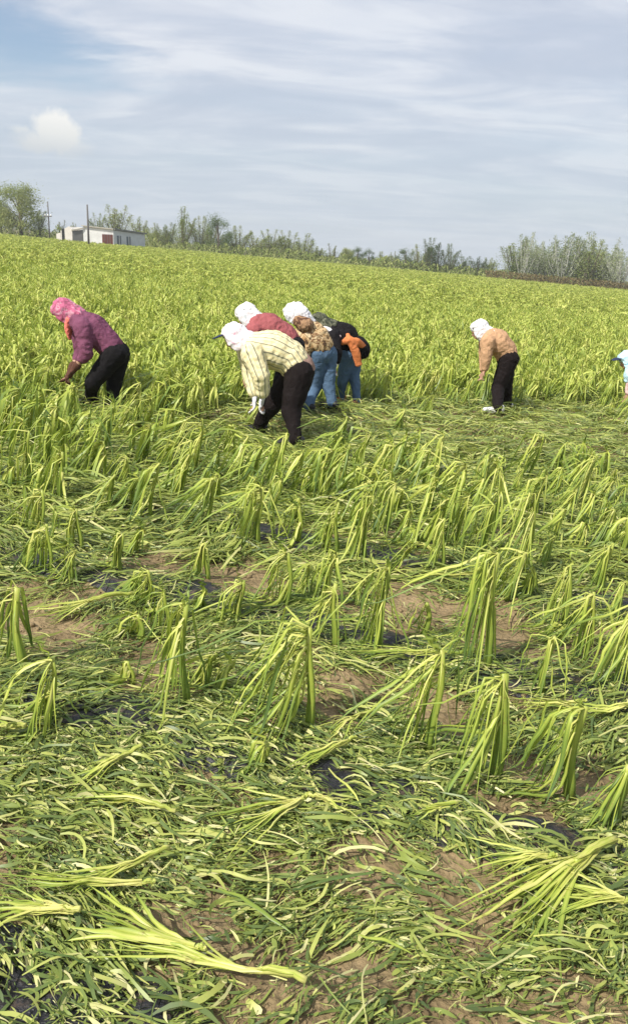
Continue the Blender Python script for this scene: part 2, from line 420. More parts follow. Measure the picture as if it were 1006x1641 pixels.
# ------------------------------------------------------------------ shredded leaf litter (uncountable)
def strips(n, ylo, yhi, seg, Lr, Wr, dens_mask=True, hmax=0.04, margin=0.5, tintf=None, arch=1.0):
    # sample in the wedge in front of the camera
    y = np.sqrt(rng.uniform(ylo ** 2, yhi ** 2, n)); x = rng.uniform(-1, 1, n) * (0.42 * y * 1.08 + margin)
    if dens_mask:
        keep = np.ones(n, bool)
        for sx, sy, sr in SPOTS:
            wob = 1 + 0.9 * (vnoise(x * 9, y * 9, 77) - .5)
            d2 = ((x - sx) ** 2 + ((y - sy) * 0.8) ** 2) / (sr * wob) ** 2
            keep &= (d2 > 1) | (rng.random(n) < 0.13 * (0.4 + 1.6 * vnoise(x * 14, y * 14, 78)))
        patch = vnoise(x * 2.1, y * 2.1, 5) * .6 + vnoise(x * 5.5, y * 5.5, 6) * .4
        near = np.clip((6.5 - y) / 2.5, 0, 1)
        keep &= ~((patch < 0.32 * near) & (rng.random(n) < 0.75))
        x, y = x[keep], y[keep]; n = len(x)
    far = rng.random(n)
    ang = np.where(far < 0.78, math.pi + .1 + (vnoise(x * 1.9, y * 1.9, 90) - .5) * 2.4 + rng.normal(0, 0.33, n), rng.uniform(0, 2 * math.pi, n))
    L = Lr[0] + (Lr[1] - Lr[0]) * rng.random(n) ** 1.9; W = Wr[0] + (Wr[1] - Wr[0]) * rng.random(n) ** 1.5
    curv = rng.normal(0, 1.2, n) * np.minimum(1, 0.15 / L)
    t = np.linspace(0, 1, seg + 1)
    a = ang[:, None] + curv[:, None] * (t[None, :] - .5)
    kk = rng.integers(1, seg, n); kd = np.where(rng.random(n) < .25, rng.normal(0, .8, n), 0)
    a = a + (np.arange(seg + 1)[None, :] >= kk[:, None]) * kd[:, None]
    dx = np.cos(a); dy = np.sin(a)
    X = x[:, None] + np.cumsum(dx, 1) * L[:, None] / seg - dx.sum(1, keepdims=True) * L[:, None] / seg / 2
    Y = y[:, None] + np.cumsum(dy, 1) * L[:, None] / seg - dy.sum(1, keepdims=True) * L[:, None] / seg / 2
    h0 = rng.random(n) ** 1.6 * hmax * (0.35 + 1.3 * vnoise(x * 2.6, y * 2.6, 9))
    Z = H(X, Y) + 0.006 + h0[:, None] + arch * np.sin(t * np.pi)[None, :] * (rng.random(n) ** 2 * 0.16 * np.minimum(L, .3))[:, None] \
        + (t[None, :] - .5) * (rng.normal(0, 0.09, n) * np.minimum(L, .25))[:, None]
    Z = np.maximum(Z, H(X, Y) + 0.004)
    ea = rng.uniform(1.2, 9, n)[:, None]; eb = rng.uniform(1.0, 7, n)[:, None]
    prof = np.minimum(1, ea * t[None, :] + rng.uniform(.05, .8, n)[:, None]) * np.minimum(1, eb * (1 - t[None, :]) + rng.uniform(0.02, .6, n)[:, None])
    prof = prof * rng.uniform(.7, 1.1, (n, seg + 1))
    wd = W[:, None] * prof * .5
    roll = rng.normal(0, 0.55, n)[:, None] + rng.normal(0, 0.5, n)[:, None] * (t[None, :] - .5)
    sx = -np.sin(a) * np.cos(roll); sy = np.cos(a) * np.cos(roll); sz = np.sin(roll)
    A = np.stack([X - sx * wd, Y - sy * wd, Z - sz * wd], -1); B = np.stack([X + sx * wd, Y + sy * wd, Z + sz * wd], -1)
    V = np.stack([A, B], 2).reshape(n, -1, 3)
    base = rng.random(n)
    if tintf is None:
        tint = np.where(base < 0.19, rng.uniform(0.0, 0.28, n), np.where(base < 0.40, rng.uniform(0.25, 0.5, n), rng.uniform(0.45, 1.0, n)))
    else: tint = tintf(x, y, n)
    tt = tint[:, None] + (t[None, :] - .5) * 0.16
    T = np.repeat(tt, 2, axis=1)
    k = np.arange(seg)
    q = np.stack([2 * k, 2 * k + 1, 2 * k + 3, 2 * k + 2], -1)
    Q = (q[None] + (np.arange(n) * 2 * (seg + 1))[:, None, None]).reshape(-1, 4)
    return V.reshape(-1, 3), Q, T.ravel()

def join(parts):
    V, Q, T = [], [], []; b = 0
    for v, q, t in parts: V.append(v); Q.append(q + b); T.append(t); b += len(v)
    return np.concatenate(V), np.concatenate(Q), np.concatenate(T)

def mid_tint(x, y, n):
    b = rng.random(n)
    return np.where(b < 0.20, rng.uniform(0.05, 0.3, n), np.where(b < 0.58, rng.uniform(0.22, 0.48, n), rng.uniform(0.42, 0.9, n)))
LIT = join([
    strips(44000, 1.15, 2.8, 3, (0.010, 0.08), (0.002, 0.0100), hmax=0.03, margin=0.35),
    strips(9500, 1.15, 2.9, 6, (0.05, 0.21), (0.0035, 0.014), hmax=0.035, margin=0.35),
    strips(700, 1.15, 3.4, 5, (0.06, 0.22), (0.005, 0.013), hmax=0.05, margin=0.35, tintf=lambda x, y, n: rng.uniform(-.05, .22, n)),
    strips(1500, 1.15, 2.9, 6, (0.06, 0.18), (0.011, 0.020), hmax=0.025, margin=0.35),
    strips(32000, 2.6, 4.6, 3, (0.02, 0.13), (0.003, 0.012), hmax=0.025, margin=0.4),
    strips(10500, 2.6, 4.8, 6, (0.09, 0.32), (0.0035, 0.013), hmax=0.03, margin=0.4),
    strips(38000, 4.3, 7.6, 4, (0.05, 0.24), (0.004, 0.015), hmax=0.035, margin=0.5, tintf=mid_tint),
    strips(15000, 4.3, 8.0, 6, (0.18, 0.50), (0.006, 0.020), hmax=0.05, margin=0.5, tintf=mid_tint, arch=1.3),
    strips(34000, 7.4, 13.0, 4, (0.08, 0.45), (0.008, 0.024), hmax=0.09, margin=0.8, tintf=mid_tint, arch=1.8),
])
lit = link('torn_leaf_litter', np_mesh('torn_leaf_litter', *LIT, False, M_LITTER)); 
tag(lit, 'shredded green corn leaves strewn thickly over the brown soil', 'leaf litter', kind='stuff')

# ------------------------------------------------------------------ corn plants
DRIFT = math.radians(188)      # the torn leaves have been blown towards the left
HANG = [-68, 9]
def leaf_path(start, az, elev, L, n, bend, groundclamp=True, drop=-88, curl=0.0, zoff=0.01):
    p = Vector(start); pts = [p.copy()]; st = L / n
    kink = 0 if random.random() < .55 else random.randint(1, 2); tgt = math.radians(min(-20, max(-86, random.gauss(HANG[0], HANG[1])))) if random.random() < .86 else math.radians(random.uniform(-50, -15))
    e = math.radians(elev)
    for i in range(n):
        q = p + Vector((math.cos(az) * math.cos(e), math.sin(az) * math.cos(e), math.sin(e))) * st
        g = Hs(q.x, q.y) + zoff if groundclamp else -9
        if q.z < g:
            q = p + Vector((math.cos(az), math.sin(az), 0)) * st * 0.9
            q.z = (Hs(q.x, q.y) if groundclamp else 0) + zoff + 0.004 * random.random(); e = math.radians(-25)
        p = q; pts.append(p.copy())
        if i == kink: e = tgt
        elif i < kink: e -= math.radians(14)
        elif q.z > g + .02: e += (tgt - e) * .5 + random.gauss(0, .13)
        e = max(math.radians(drop), e); az += curl / n + random.gauss(0, .05)
    return pts
def lw(W, n, base=0.55):
    return [W * (base + (1 - base) * math.sin(min(1, (i / n) * 1.5) * math.pi / 2)) * (1 - (i / n) ** 2.6) ** 0.8 * 0.5 + 0.0006 for i in range(n + 1)]

def corn_plant(bx, by, h, az=DRIFT, nleaf=16, spread=0.75, lean=0.0, W=(0.008, 0.024), parts=True, L=(0.8, 1.35), pale=0.0, name='corn_plant', tk=1.0, dark=0.0, seg=9, nstep=10, wide=0):
    bz = Hs(bx, by); HANG[0] = random.uniform(-86, -70) + wide; HANG[1] = 8
    root = bpy.data.objects.new(name, None) if parts else None
    base = Vector((bx, by, bz))
    top = Vector((math.cos(az + 2.6) * lean, math.sin(az + 2.6) * lean, h))
    rr = 0.0135 * tk * (0.8 + 0.4 * random.random())
    m = MB()
    pts = []; N = 6
    for i in range(N + 1):
        t = i / N
        pts.append(Vector((top.x * t + 0.012 * math.sin(t * 5 + bx * 9), top.y * t, h * t - (0.03 if i == 0 else 0))))
    m.tube([base + p for p in pts], [rr * (1.15 - 0.5 * i / N) for i in range(N + 1)], [0.5 - 0.32 * i / N - pale * .3 for i in range(N + 1)], seg=6 if not parts else 12, flat=0.6, wob=0.16)
    stalk = m; leaves = []
    for k in range(nleaf):
        f = random.random()
        st = 1 - 0.42 * random.random() ** 1.6
        i0 = st * N; i = min(int(i0), N - 1); start = base + pts[i].lerp(pts[i + 1], i0 - i)
        a = az + random.gauss(0, spread)
        if random.random() < 0.05: a = az + math.pi + random.gauss(0, 0.6)
        Lf = h * random.uniform(*L) + random.random() * 0.08
        n = nstep
        el = random.uniform(-60, 35) if st > .85 else random.uniform(-80, -20)
        path = leaf_path(start, a, el, Lf, n, random.uniform(1.9, 3.3), curl=random.gauss(0, 0.4), zoff=0.012 + 0.02 * random.random())
        wd = random.uniform(*W) if random.random() < .75 else W[1] * 1.5
        t0 = random.uniform(-0.05, 0.18) - pale; t1 = random.choice((random.uniform(0.35, 0.6), random.uniform(0.6, 1.0))) + dark
        tt = [t0 + (t1 - t0) * (j / n) ** .8 for j in range(n + 1)]
        if random.random() < .07:      # a torn shard still pointing up
            path = leaf_path(base + pts[-1] - Vector((0, 0, .03)), a, random.uniform(60, 88), random.uniform(.06, .13), n, 1, groundclamp=False); path = [base + pts[-1] + Vector((math.cos(a) * .10 * j / n * random.random(), math.sin(a) * .05 * j / n, -.03 + random.uniform(.10, .13) * j / n)) for j in range(n + 1)]
        lm = MB() if parts else m
        lm.ribbon(path, lw(wd, n), tt, twist=random.gauss(0, 1.3), tw0=random.gauss(0, 0.5), cols=5 if parts else 2)
        if parts: leaves.append(lm)
    if parts:
        COL.objects.link(root); root.location = base
        def put(mb, nm):
            mb.v = [(v[0] - bx, v[1] - by, v[2] - bz) for v in mb.v]
            return mb.build(nm, M_LEAF, root)
        put(stalk, 'stalk')
        for lm in leaves: put(lm, 'leaf')
        return root
    m.v = [(v[0] - bx, v[1] - by, v[2] - bz) for v in m.v]
    o = m.build(name, M_LEAF); o.location = base
    return o

# hand-placed foreground plants: base pixel, top pixel y, drift (deg), leaves, label
HERO = [
    (690, 1205, 1040, 205, 20, dict(spread=.45, tk=1.3), 'snapped corn plant with a smooth arched yellow top, left of the thick pale stalk'),
    (790, 1255, 1078, 200, 17, dict(spread=.6, tk=1.9), 'snapped corn plant with the thickest upright pale stalk, by bare brown soil at right'),
    (908, 1280, 1130, 195, 18, dict(spread=.6, tk=1.4), 'snapped corn plant with a drooping green skirt, nearest upright one towards the right edge'),
    (492, 1175, 1005, 205, 30, dict(spread=.4, tk=1.2, L=(.9, 1.6), wide=18), 'large snapped corn plant with a broad yellow fan sweeping left at the centre'),
    (775, 1080, 885, 205, 22, dict(spread=.45, tk=1.3, L=(.7, 1.1)), 'tall bushy snapped corn plant with dense hanging leaves, behind the arched one'),
    (608, 1050, 905, 215, 20, dict(spread=.5), 'slim snapped corn plant standing beside the bare soil and black film at centre'),
    (533, 1040, 935, 185, 14, dict(spread=.35, L=(1.1, 1.7)), 'corn plant folded at a right angle with one long yellow leaf pointing left'),
    (868, 1118, 1018, 225, 9, dict(spread=.7, pale=.05), 'short split corn stump with pale ragged tip, right of centre'),
    (936, 1060, 948, 200, 22, dict(spread=.4), 'snapped corn plant shaped like a horse tail, folded square at the top'),
    (1000, 1105, 975, 215, 22, dict(spread=.45, pale=.05), 'bright yellow corn plant drooping in from the right edge'),
    (35, 1080, 942, 178, 14, dict(spread=.8, tk=1.5), 'straight thick corn stalk at the left edge beside a dark hole'),
    (210, 1105, 1065, 215, 8, dict(spread=.5), 'short snapped corn stub near the left black film'),
    (297, 1140, 965, 200, 18, dict(spread=.7), 'ragged corn plant with split upright tips left of centre'),
    (195, 920, 855, 190, 18, dict(spread=.5), 'corn plant bent flat to the left in front of bare soil, upper left foreground'),
    (330, 935, 870, 200, 10, dict(spread=.6), 'corn plant with a white broken tip in the middle left'),
    (415, 880, 780, 200, 26, dict(spread=.5, L=(.9, 1.3)), 'dense yellow corn clump with hanging strips left of centre, mid field'),
    (70, 850, 785, 200, 18, dict(spread=.35, L=(1.2, 1.9)), 'corn plant folded sharply with long pale leaves, far left mid field'),
    (128, 880, 815, 205, 20, dict(spread=.5, L=(1., 1.7)), 'corn plant with dark trailing leaves just right of the far left one'),
    (460, 975, 885, 205, 18, dict(spread=.35, L=(1.1, 1.6)), 'tent shaped corn plant leaning left at the centre'),
    (537, 900, 805, 190, 12, dict(spread=.6), 'upright slender corn plant at centre mid field'),
    (790, 860, 748, 240, 14, dict(spread=.8), 'upright pointed corn plant right of centre below the worker in tan'),
    (840, 930, 790, 220, 22, dict(spread=.5), 'tall corn plant with long hanging yellow leaves right of centre'),
    (705, 920, 830, 200, 12, dict(spread=.6), 'corn plant with a kinked yellow top, centre right mid field'),
    (900, 1010, 905, 210, 16, dict(spread=.5), 'corn plant with thin drooping leaves behind the horse tail one'),
    (965, 950, 870, 215, 15, dict(spread=.5), 'corn plant drooping left near the right edge, mid field'),
    (985, 1330, 1225, 215, 20, dict(spread=.5, tk=1.3, dark=.1), 'dark drooping corn plant at the right edge above the big fallen stalk'),
    (268, 1010, 945, 205, 12, dict(spread=.6), 'small corn plant with drooping tip between bare soil patches at left'),
    (680, 1025, 965, 200, 7, dict(spread=.6), 'thin little corn stub on the bare soil left of the bushy plant'),
    (385, 1000, 930, 200, 16, dict(spread=.5, L=(1.1, 1.6)), 'low corn plant with bluish trailing leaves left of the tent shaped one'),
    (225, 1020, 985, 185, 12, dict(spread=.4, L=(1.5, 2.6)), 'corn plant knocked over with a long yellow stalk along the bare soil'),
]
taken = []
for (px, py, ty, dr, nl, kw, lab) in HERO:
    b = G(px, py); b.z = Hs(b.x, b.y)
    top = PY(px, ty, b.y); hh = max(0.1, top.z - b.z)
    o = corn_plant(b.x, b.y, hh, math.radians(dr - 20), int(nl * 1.7), **{'W': (0.003, 0.0125), 'L': (.7, 1.2), **kw})
    tag(o, lab, 'corn plant', 'snapped corn plants in the foreground')
    taken.append((b.x, b.y))

PEOPLE_FEET = [G(*p) for p in ((141, 655), (187, 665), (413, 695), (474, 722), (440, 680), (455, 672), (491, 660), (531, 661), (544, 645), (570, 650), (785, 668), (806, 658), (1045, 665))]
cands = []
for ri in range(-2, 36):
    for off, in_row in ((0.24, 0), (-0.24, 1)):
        r = 1.14 + 1.12 * ri * 0.5 if False else 1.14 + 1.12 * (ri * .5)
        rr_ = r + off * 0.5
        if in_row: continue
        u = -8.0
        while u < 10:
            u += random.uniform(0.11, 0.20)
            rj = rr_ + random.gauss(0, 0.04) + 0.28
            x = u * math.cos(ROWA) + rj * math.sin(ROWA); y = -u * math.sin(ROWA) + rj * math.cos(ROWA)
            if y < 2.3 or y > 15: continue
            if any((x - tx) ** 2 + (y - ty) ** 2 < 0.16 ** 2 for tx, ty in taken): continue
            q = proj((x, y, Hs(x, y)))
            if not (-60 < q[0] < 1060): continue
            px, py = q
            if py > 1290: continue
            dens = 0.2 if py > 1040 else 0.46 if py > 900 else 0.85 if py > 790 else 1.0
            if px > 930 and py > 1100: dens = 0.3
            if px > 560 and 640 < py < 750: dens = 0.03 + .85 * min(1, max(0, (682 - py) / 40.0)) ** 2
            if 480 < px <= 560 and 655 < py < 740: dens = 0.10
            if 300 < px <= 480 and 655 < py < 740: dens = 0.15
            pass
            if px > 480 and 750 <= py < 780: dens *= 0.7
            if px < 300 and 600 < py < 740: dens = 0.95
            if any(math.hypot(px - q_[0], py - q_[1]) < q_[2] for q_ in ((660, 985, 70), (740, 1170, 60), (820, 1235, 60), (540, 1130, 60), (235, 1080, 55), (100, 1025, 55), (250, 915, 50), (400, 930, 45), (940, 1060, 45), (900, 1330, 50), (640, 1035, 30))): dens = 0
            if random.random() > dens: continue
            if min((Vector((x, y, 0)) - Vector((f.x, f.y, 0))).length for f in PEOPLE_FEET) < 0.24: continue
            # keep the view of the workers' legs open
            if 655 < py < 820 and any(abs(px - fx) < w_ and py - fy < lim and py > fy - 8 for fx, fy, lim, w_ in ((440, 690, 75, 55), (505, 640, 90, 50), (560, 635, 90, 55), (790, 668, 110, 45), (164, 655, 48, 45))) and random.random() < .93: continue
            cands.append((-py, x, y, px, py))
cands.sort()
print('corn candidates', len(cands))
n_ind = 300 - len(HERO)
rest = []
for i, (_, x, y, px, py) in enumerate(cands):
    if i >= n_ind: rest.append((x, y)); continue
    big = i < 100
    nearf = py > 900
    h = random.uniform(0.12, 0.32) if nearf else random.uniform(0.18, 0.46)
    if py > 700 and random.random() < .3: h *= .6
    o = corn_plant(x, y, h, DRIFT + random.gauss(0.05, 0.35), random.randint(16, 28) if big else random.randint(22, 32), spread=.5, lean=random.uniform(0, .12),
                   wide=random.choice((0, 4, 12, 24)), dark=random.uniform(-.1, .12), W=(0.003, 0.012) if nearf else (0.004, 0.017), parts=big, L=(.8, random.choice((1.2, 1.5, 1.9))), nstep=9 if big else 7, tk=1.0)
    sz = 'stubby' if h < .2 else 'knee-high' if h > .31 else 'half-height'
    if py > 800:
        spot = [(120, 'at the left edge'), (300, 'left of the centre clumps'), (480, 'just left of the frame centre'), (640, 'around the frame centre'), (800, 'near the bushy plant'), (900, 'right of the bushy plant'), (2000, 'by the right edge')]
        row = 'foreground' if py > 1000 else 'middle distance' if py > 880 else 'farther middle distance'
    else:
        spot = [(110, 'left of the purple jacketed worker'), (230, 'round the feet of the purple jacketed worker'), (385, 'between purple and striped jackets'), (560, 'in front of the bending group'), (740, 'between the group and the tan sweater'), (850, 'before the worker in tan'), (2000, 'right of the worker in tan')]
        row = 'in the crop' if py < 690 else 'in the near rows'
    where = [t for l_, t in spot if px < l_][0]
    lab = '%s snapped corn plant %s, %s' % (sz, where, row); g = 'drooping corn plants ' + where
    tag(o, lab, 'corn plant', g)

# the rest of the crop: thousands of plants, scattered by geometry nodes from a few shapes
def crop_shape(seed, h, nleaf, nstep, W, Lr, spread):
    HANG[0] = -64; HANG[1] = 14
    random.seed(seed); m = MB()
    az = random.gauss(0, 0.1); HANG[0] = -66; HANG[1] = 15
    N = 3; tx = random.gauss(0, .05); ty = random.gauss(0, .05)
    pts = [Vector((tx * i / N, ty * i / N, h * i / N - (0.04 if i == 0 else 0))) for i in range(N + 1)]
    m.tube(pts, [0.013, .012, .01, .006], [0.6, .4, .3, .15], seg=5, cap=False)
    for k in range(nleaf):
        st = 1 - 0.5 * random.random() ** 1.2
        start = Vector((tx * st, ty * st, h * st))
        a = az + random.gauss(0, spread)
        L = h * random.uniform(*Lr)
        path = leaf_path(start, a, random.uniform(0, 70), L, nstep, random.uniform(2.2, 4.4), groundclamp=False, drop=-100, curl=random.gauss(0, .7))
        path = [Vector((p.x, p.y, max(0.01, p.z))) for p in path]
        t0 = random.uniform(-0.05, 0.25); t1 = random.uniform(0.4, 1.2)
        m.ribbon(path, lw(random.uniform(*W), nstep), [t0 + (t1 - t0) * j / nstep for j in range(nstep + 1)], twist=random.gauss(0, 1.2), tw0=random.gauss(0, .5), cols=2)
    return m.mesh('crop_shape', M_CROP)
def crop_collection(name, shapes):
    c = bpy.data.collections.new(name)
    for s in shapes: c.objects.link(bpy.data.objects.new(name + '_plant', s))
    return c
CN = crop_collection('crop_near', [crop_shape(100 + i, 0.31 + 0.035 * (i % 4), 20, 7, (0.009, 0.030), (.55, 1.25), 0.9) for i in range(8)])
CFAR = crop_collection('crop_far', [crop_shape(200 + i, 0.40 + 0.04 * (i % 4), 16, 4, (0.025, 0.05), (.45, .9), 1.3) for i in range(6)])
random.seed(99)

def scatter(name, P, rots, scl, coll, label, cat):
    me = bpy.data.meshes.new(name); me.vertices.add(len(P)); me.vertices.foreach_set('co', np.asarray(P, np.float32).ravel())
    a = me.attributes.new('rot', 'FLOAT_VECTOR', 'POINT'); a.data.foreach_set('vector', np.asarray(rots, np.float32).ravel())
    a = me.attributes.new('scl', 'FLOAT', 'POINT'); a.data.foreach_set('value', np.asarray(scl, np.float32))
    a = me.attributes.new('pick', 'INT', 'POINT'); a.data.foreach_set('value', rng.integers(0, len(coll.objects), len(P)).astype(np.int32))
    o = link(name, me); tag(o, label, cat, kind='stuff')
    ng = bpy.data.node_groups.new(name + '_nodes', 'GeometryNodeTree')
    ng.interface.new_socket('Geometry', in_out='INPUT', socket_type='NodeSocketGeometry')
    ng.interface.new_socket('Geometry', in_out='OUTPUT', socket_type='NodeSocketGeometry')
    N = ng.nodes; gi = N.new('NodeGroupInput'); go = N.new('NodeGroupOutput')
    ci = N.new('GeometryNodeCollectionInfo'); ci.inputs['Collection'].default_value = coll
    ci.inputs['Separate Children'].default_value = True; ci.inputs['Reset Children'].default_value = True
    ip = N.new('GeometryNodeInstanceOnPoints'); ip.inputs['Pick Instance'].default_value = True
    def na(nm, t):
        n = N.new('GeometryNodeInputNamedAttribute'); n.data_type = t; n.inputs[0].default_value = nm
        return [s for s in n.outputs if s.enabled and s.name == 'Attribute'][0]
    ng.links.new(gi.outputs[0], ip.inputs['Points']); ng.links.new(ci.outputs[0], ip.inputs['Instance'])
    ng.links.new(na('pick', 'INT'), ip.inputs['Instance Index']); ng.links.new(na('rot', 'FLOAT_VECTOR'), ip.inputs['Rotation'])
    ng.links.new(na('scl', 'FLOAT'), ip.inputs['Scale']); ng.links.new(ip.outputs[0], go.inputs[0])
    md = o.modifiers.new('scatter', 'NODES'); md.node_group = ng
    return o

def field_points(n, ylo, yhi, margin, power=2.0):
    y = rng.uniform(ylo ** power, yhi ** power, n) ** (1 / power); x = rng.uniform(-1, 1, n) * (0.43 * y * 1.12 + margin)
    # jittered rows
    return x, y
def edge_y(x):   # where the standing crop starts behind the workers
    x = np.asarray(x, float)
    return np.where(x < -1.0, 8.3, np.where(x < 0.2, 9.6, 10.9)) + 0.5 * np.clip(x, 0, 5) * 0.35 + 0.5 * (vnoise(x * 3, x * 0, 61) - .5)
xs, ys = field_points(12500, 7.5, 34, 1.2)
k = (ys > edge_y(xs))
fx = np.array([f.x for f in PEOPLE_FEET]); fy = np.array([f.y for f in PEOPLE_FEET])
for a, b in zip(fx, fy): k &= ((xs - a) ** 2 + (ys - b) ** 2 > 0.3 ** 2)
xs, ys = xs[k], ys[k]
if rest:
    ra = np.array(rest); xs = np.concatenate([xs, ra[:, 0]]); ys = np.concatenate([ys, ra[:, 1]])
n = len(xs)
scatter('corn_crop', np.stack([xs, ys, H(xs, ys)], -1), np.stack([rng.normal(0, .08, n), rng.normal(0, .08, n), math.pi + rng.normal(0.3, .9, n)], -1),
        rng.uniform(.8, 1.15, n), CN, 'dense drooping yellow green corn crop just behind the workers', 'corn crop')
xs, ys = field_points(26000, 33, 90, 2.5); x2, y2 = field_points(26000, 88, 166, 5)
s2 = np.concatenate([rng.uniform(.65, 1.05, len(xs)), rng.uniform(.8, 1.1, len(x2))])
xs = np.concatenate([xs, x2]); ys = np.concatenate([ys, y2]); 
k = ys < 152 + 0.12 * xs; xs, ys, s2 = xs[k], ys[k], s2[k]; n = len(xs)
scatter('far_corn_crop', np.stack([xs, ys, H(xs, ys)], -1), np.stack([rng.normal(0, .1, n), rng.normal(0, .1, n), rng.uniform(0, 6.28, n)], -1),
        s2, CFAR, 'far corn crop reaching back to the shed and the tree row', 'corn crop')

# ------------------------------------------------------------------ fallen stalks and loose big leaves
def ground_path(A, ang, L, n, h0, h1, curl=0.0, jit=0.004):
    pts = []; x, y = A[0], A[1]; a = ang
    for i in range(n + 1):
        t = i / n
        pts.append(Vector((x, y, Hs(x, y) + 0.012 + h0 * (1 - t) + h1 * t + 0.03 * math.sin(t * math.pi) * L + random.uniform(-jit, jit))))
        x += math.cos(a) * L / n; y += math.sin(a) * L / n; a += curl / n
    return pts

def fallen(ap, bp, sf, fan, nleaf, label, tk=1.0, W=(0.004, 0.011), pale=0.0, h=0.055):
    tk *= .52; fan *= 1.1; nleaf = int(nleaf * 1.7); W = (W[0] * .6, W[1] * .72); sf *= .8
    A = G(*ap); B = G(*bp); d = B - A; L = math.hypot(d.x, d.y); ang = math.atan2(d.y, d.x)
    root = bpy.data.objects.new('fallen_corn_stalk', None); COL.objects.link(root); root.location = (A.x, A.y, Hs(A.x, A.y))
    tag(root, label, 'corn stalk', 'corn stalks lying flat in the foreground')
    def put(m, nm):
        o = root.location; m.v = [(v[0] - o.x, v[1] - o.y, v[2] - o.z) for v in m.v]; m.build(nm, M_LEAF, root)
    n = 8; Ls = max(0.03, L * sf)
    sp = ground_path((A.x, A.y), ang, Ls, n, h + .01, h)
    m = MB(); r0 = 0.0125 * tk
    m.tube(sp, [r0 * (1.1 - .25 * i / n + (0.15 if i in (3, 6) else 0)) for i in range(n + 1)], [-pale + (0.0 if i == 0 else 0.14 + 0.1 * (i % 3) / 3) for i in range(n + 1)], seg=12, flat=0.8, wob=.16)
    put(m, 'stalk')
    for k in range(3):
        i0 = random.randint(0, 3); off = random.uniform(-1, 1) * r0 * .5
        sh = [sp[i] + Vector((-math.sin(ang) * off, math.cos(ang) * off, r0 * (.75 + .04 * i))) for i in range(i0, n + 1)]
        lm = MB(); lm.ribbon(sh, lw(r0 * 1.6, len(sh) - 1, .8), [random.uniform(0, .3)] * len(sh), twist=random.gauss(0, .4), tw0=0, fold=-.2); put(lm, 'sheath')
    # sheath strips wrapped round the stalk, then the leaf blades fanning out
    for k in range(nleaf):
        t = random.uniform(0.35, 1.0) if sf > .15 else 1.0
        s = sp[min(n, int(t * n))]
        a = ang + random.gauss(0, fan); l = max(.05, (L - Ls * t) * random.uniform(.65, 1.12))
        path = ground_path((s.x, s.y), a, l, 9, h + random.uniform(-.01, .012), random.uniform(.015, .05), curl=random.gauss(0, .35))
        w_ = random.uniform(*W); t0 = random.uniform(-.1, .1) - pale; t1 = random.uniform(.25, .7)
        lm = MB(); lm.ribbon(path, lw(w_ * 1.35, 9, .6), [t0 + (t1 - t0) * j / 9 for j in range(10)], twist=random.gauss(0, .7), tw0=random.gauss(0, .4))
        put(lm, 'leaf')
random.seed(5)
fallen((978, 1380), (765, 1515), .42, .17, 13, 'largest fallen corn stalk with thick pale butt and green fan, lower right', tk=1.9, W=(.008, .016), h=.05)
fallen((885, 1415), (752, 1418), .06, .16, 9, 'thin bundle of bright yellow leaves lying beside the largest fallen stalk', W=(.003, .007))
fallen((495, 1308), (345, 1352), .05, .30, 13, 'yellow green leaf fan lying flat at the centre of the foreground', tk=1.2)
fallen((492, 1310), (572, 1322), .5, .2, 4, 'short pale broken stalk end joined to the central leaf fan', tk=.9, pale=.1)
fallen((488, 1622), (175, 1515), .30, .07, 11, 'fallen corn stalk with the brightest yellow cut butt, bottom edge', tk=1.5, pale=.08, W=(.004, .010))
fallen((272, 1383), (98, 1450), .5, .12, 9, 'straight yellow stalk pointing down left over dark litter, lower left', tk=1.2)
fallen((282, 1328), (108, 1278), .45, .1, 8, 'pale stalk pointing up left, left of the central leaf fan', tk=1.0, pale=.06)
fallen((230, 1230), (105, 1278), .4, .14, 8, 'pale split stalk just below the left black film', tk=1.0)
fallen((132, 1502), (-20, 1478), .25, .2, 12, 'whitish shredded stalk bundle at the left edge near the bottom', tk=1.3, pale=.15)
fallen((214, 972), (25, 996), .5, .08, 7, 'long pale stalk lying along the bare soil strip, left edge', tk=1.3)
fallen((568, 1214), (455, 1256), .15, .12, 7, 'thin light leaves lying above the central leaf fan')
fallen((728, 1334), (650, 1332), .8, .1, 3, 'short pale stalk piece lying left of the black film, lower right', tk=.8)
fallen((596, 1158), (500, 1205), .5, .2, 7, 'cut stalk with a round white end beside the bare soil, centre', tk=1.3, pale=.1)
fallen((715, 1074), (520, 1060), .25, .07, 6, 'long thin leaf stalk lying level between the centre plants')
fallen((1010, 1160), (905, 1160), .3, .2, 8, 'bright yellow flat bundle at the right edge', pale=.05)
fallen((790, 944), (628, 938), .5, .05, 5, 'straight pale stalk lying level in front of the bushy plant', tk=1.0)
fallen((702, 918), (640, 868), .5, .08, 4, 'pale stalk lying slantwise above the level one, mid field')
fallen((1010, 1478), (850, 1455), .1, .16, 13, 'sheaf of long green leaves at the right edge below the largest fallen stalk', W=(.004, .009))
fallen((935, 1150), (800, 1140), .2, .12, 6, 'flat leaves running left from the nearest upright plant at right')
fallen((45, 1195), (-30, 1183), .5, .2, 5, 'yellow stalk end poking in at the left edge below the black film', tk=1.4, pale=.05)
fallen((250, 1445), (-20, 1440), .1, .08, 6, 'long green leaf bundle lying level at the left edge')
fallen((330, 1560), (120, 1490), .1, .1, 9, 'broad green blades overlapping the bottom left stalk', W=(.010, .02))
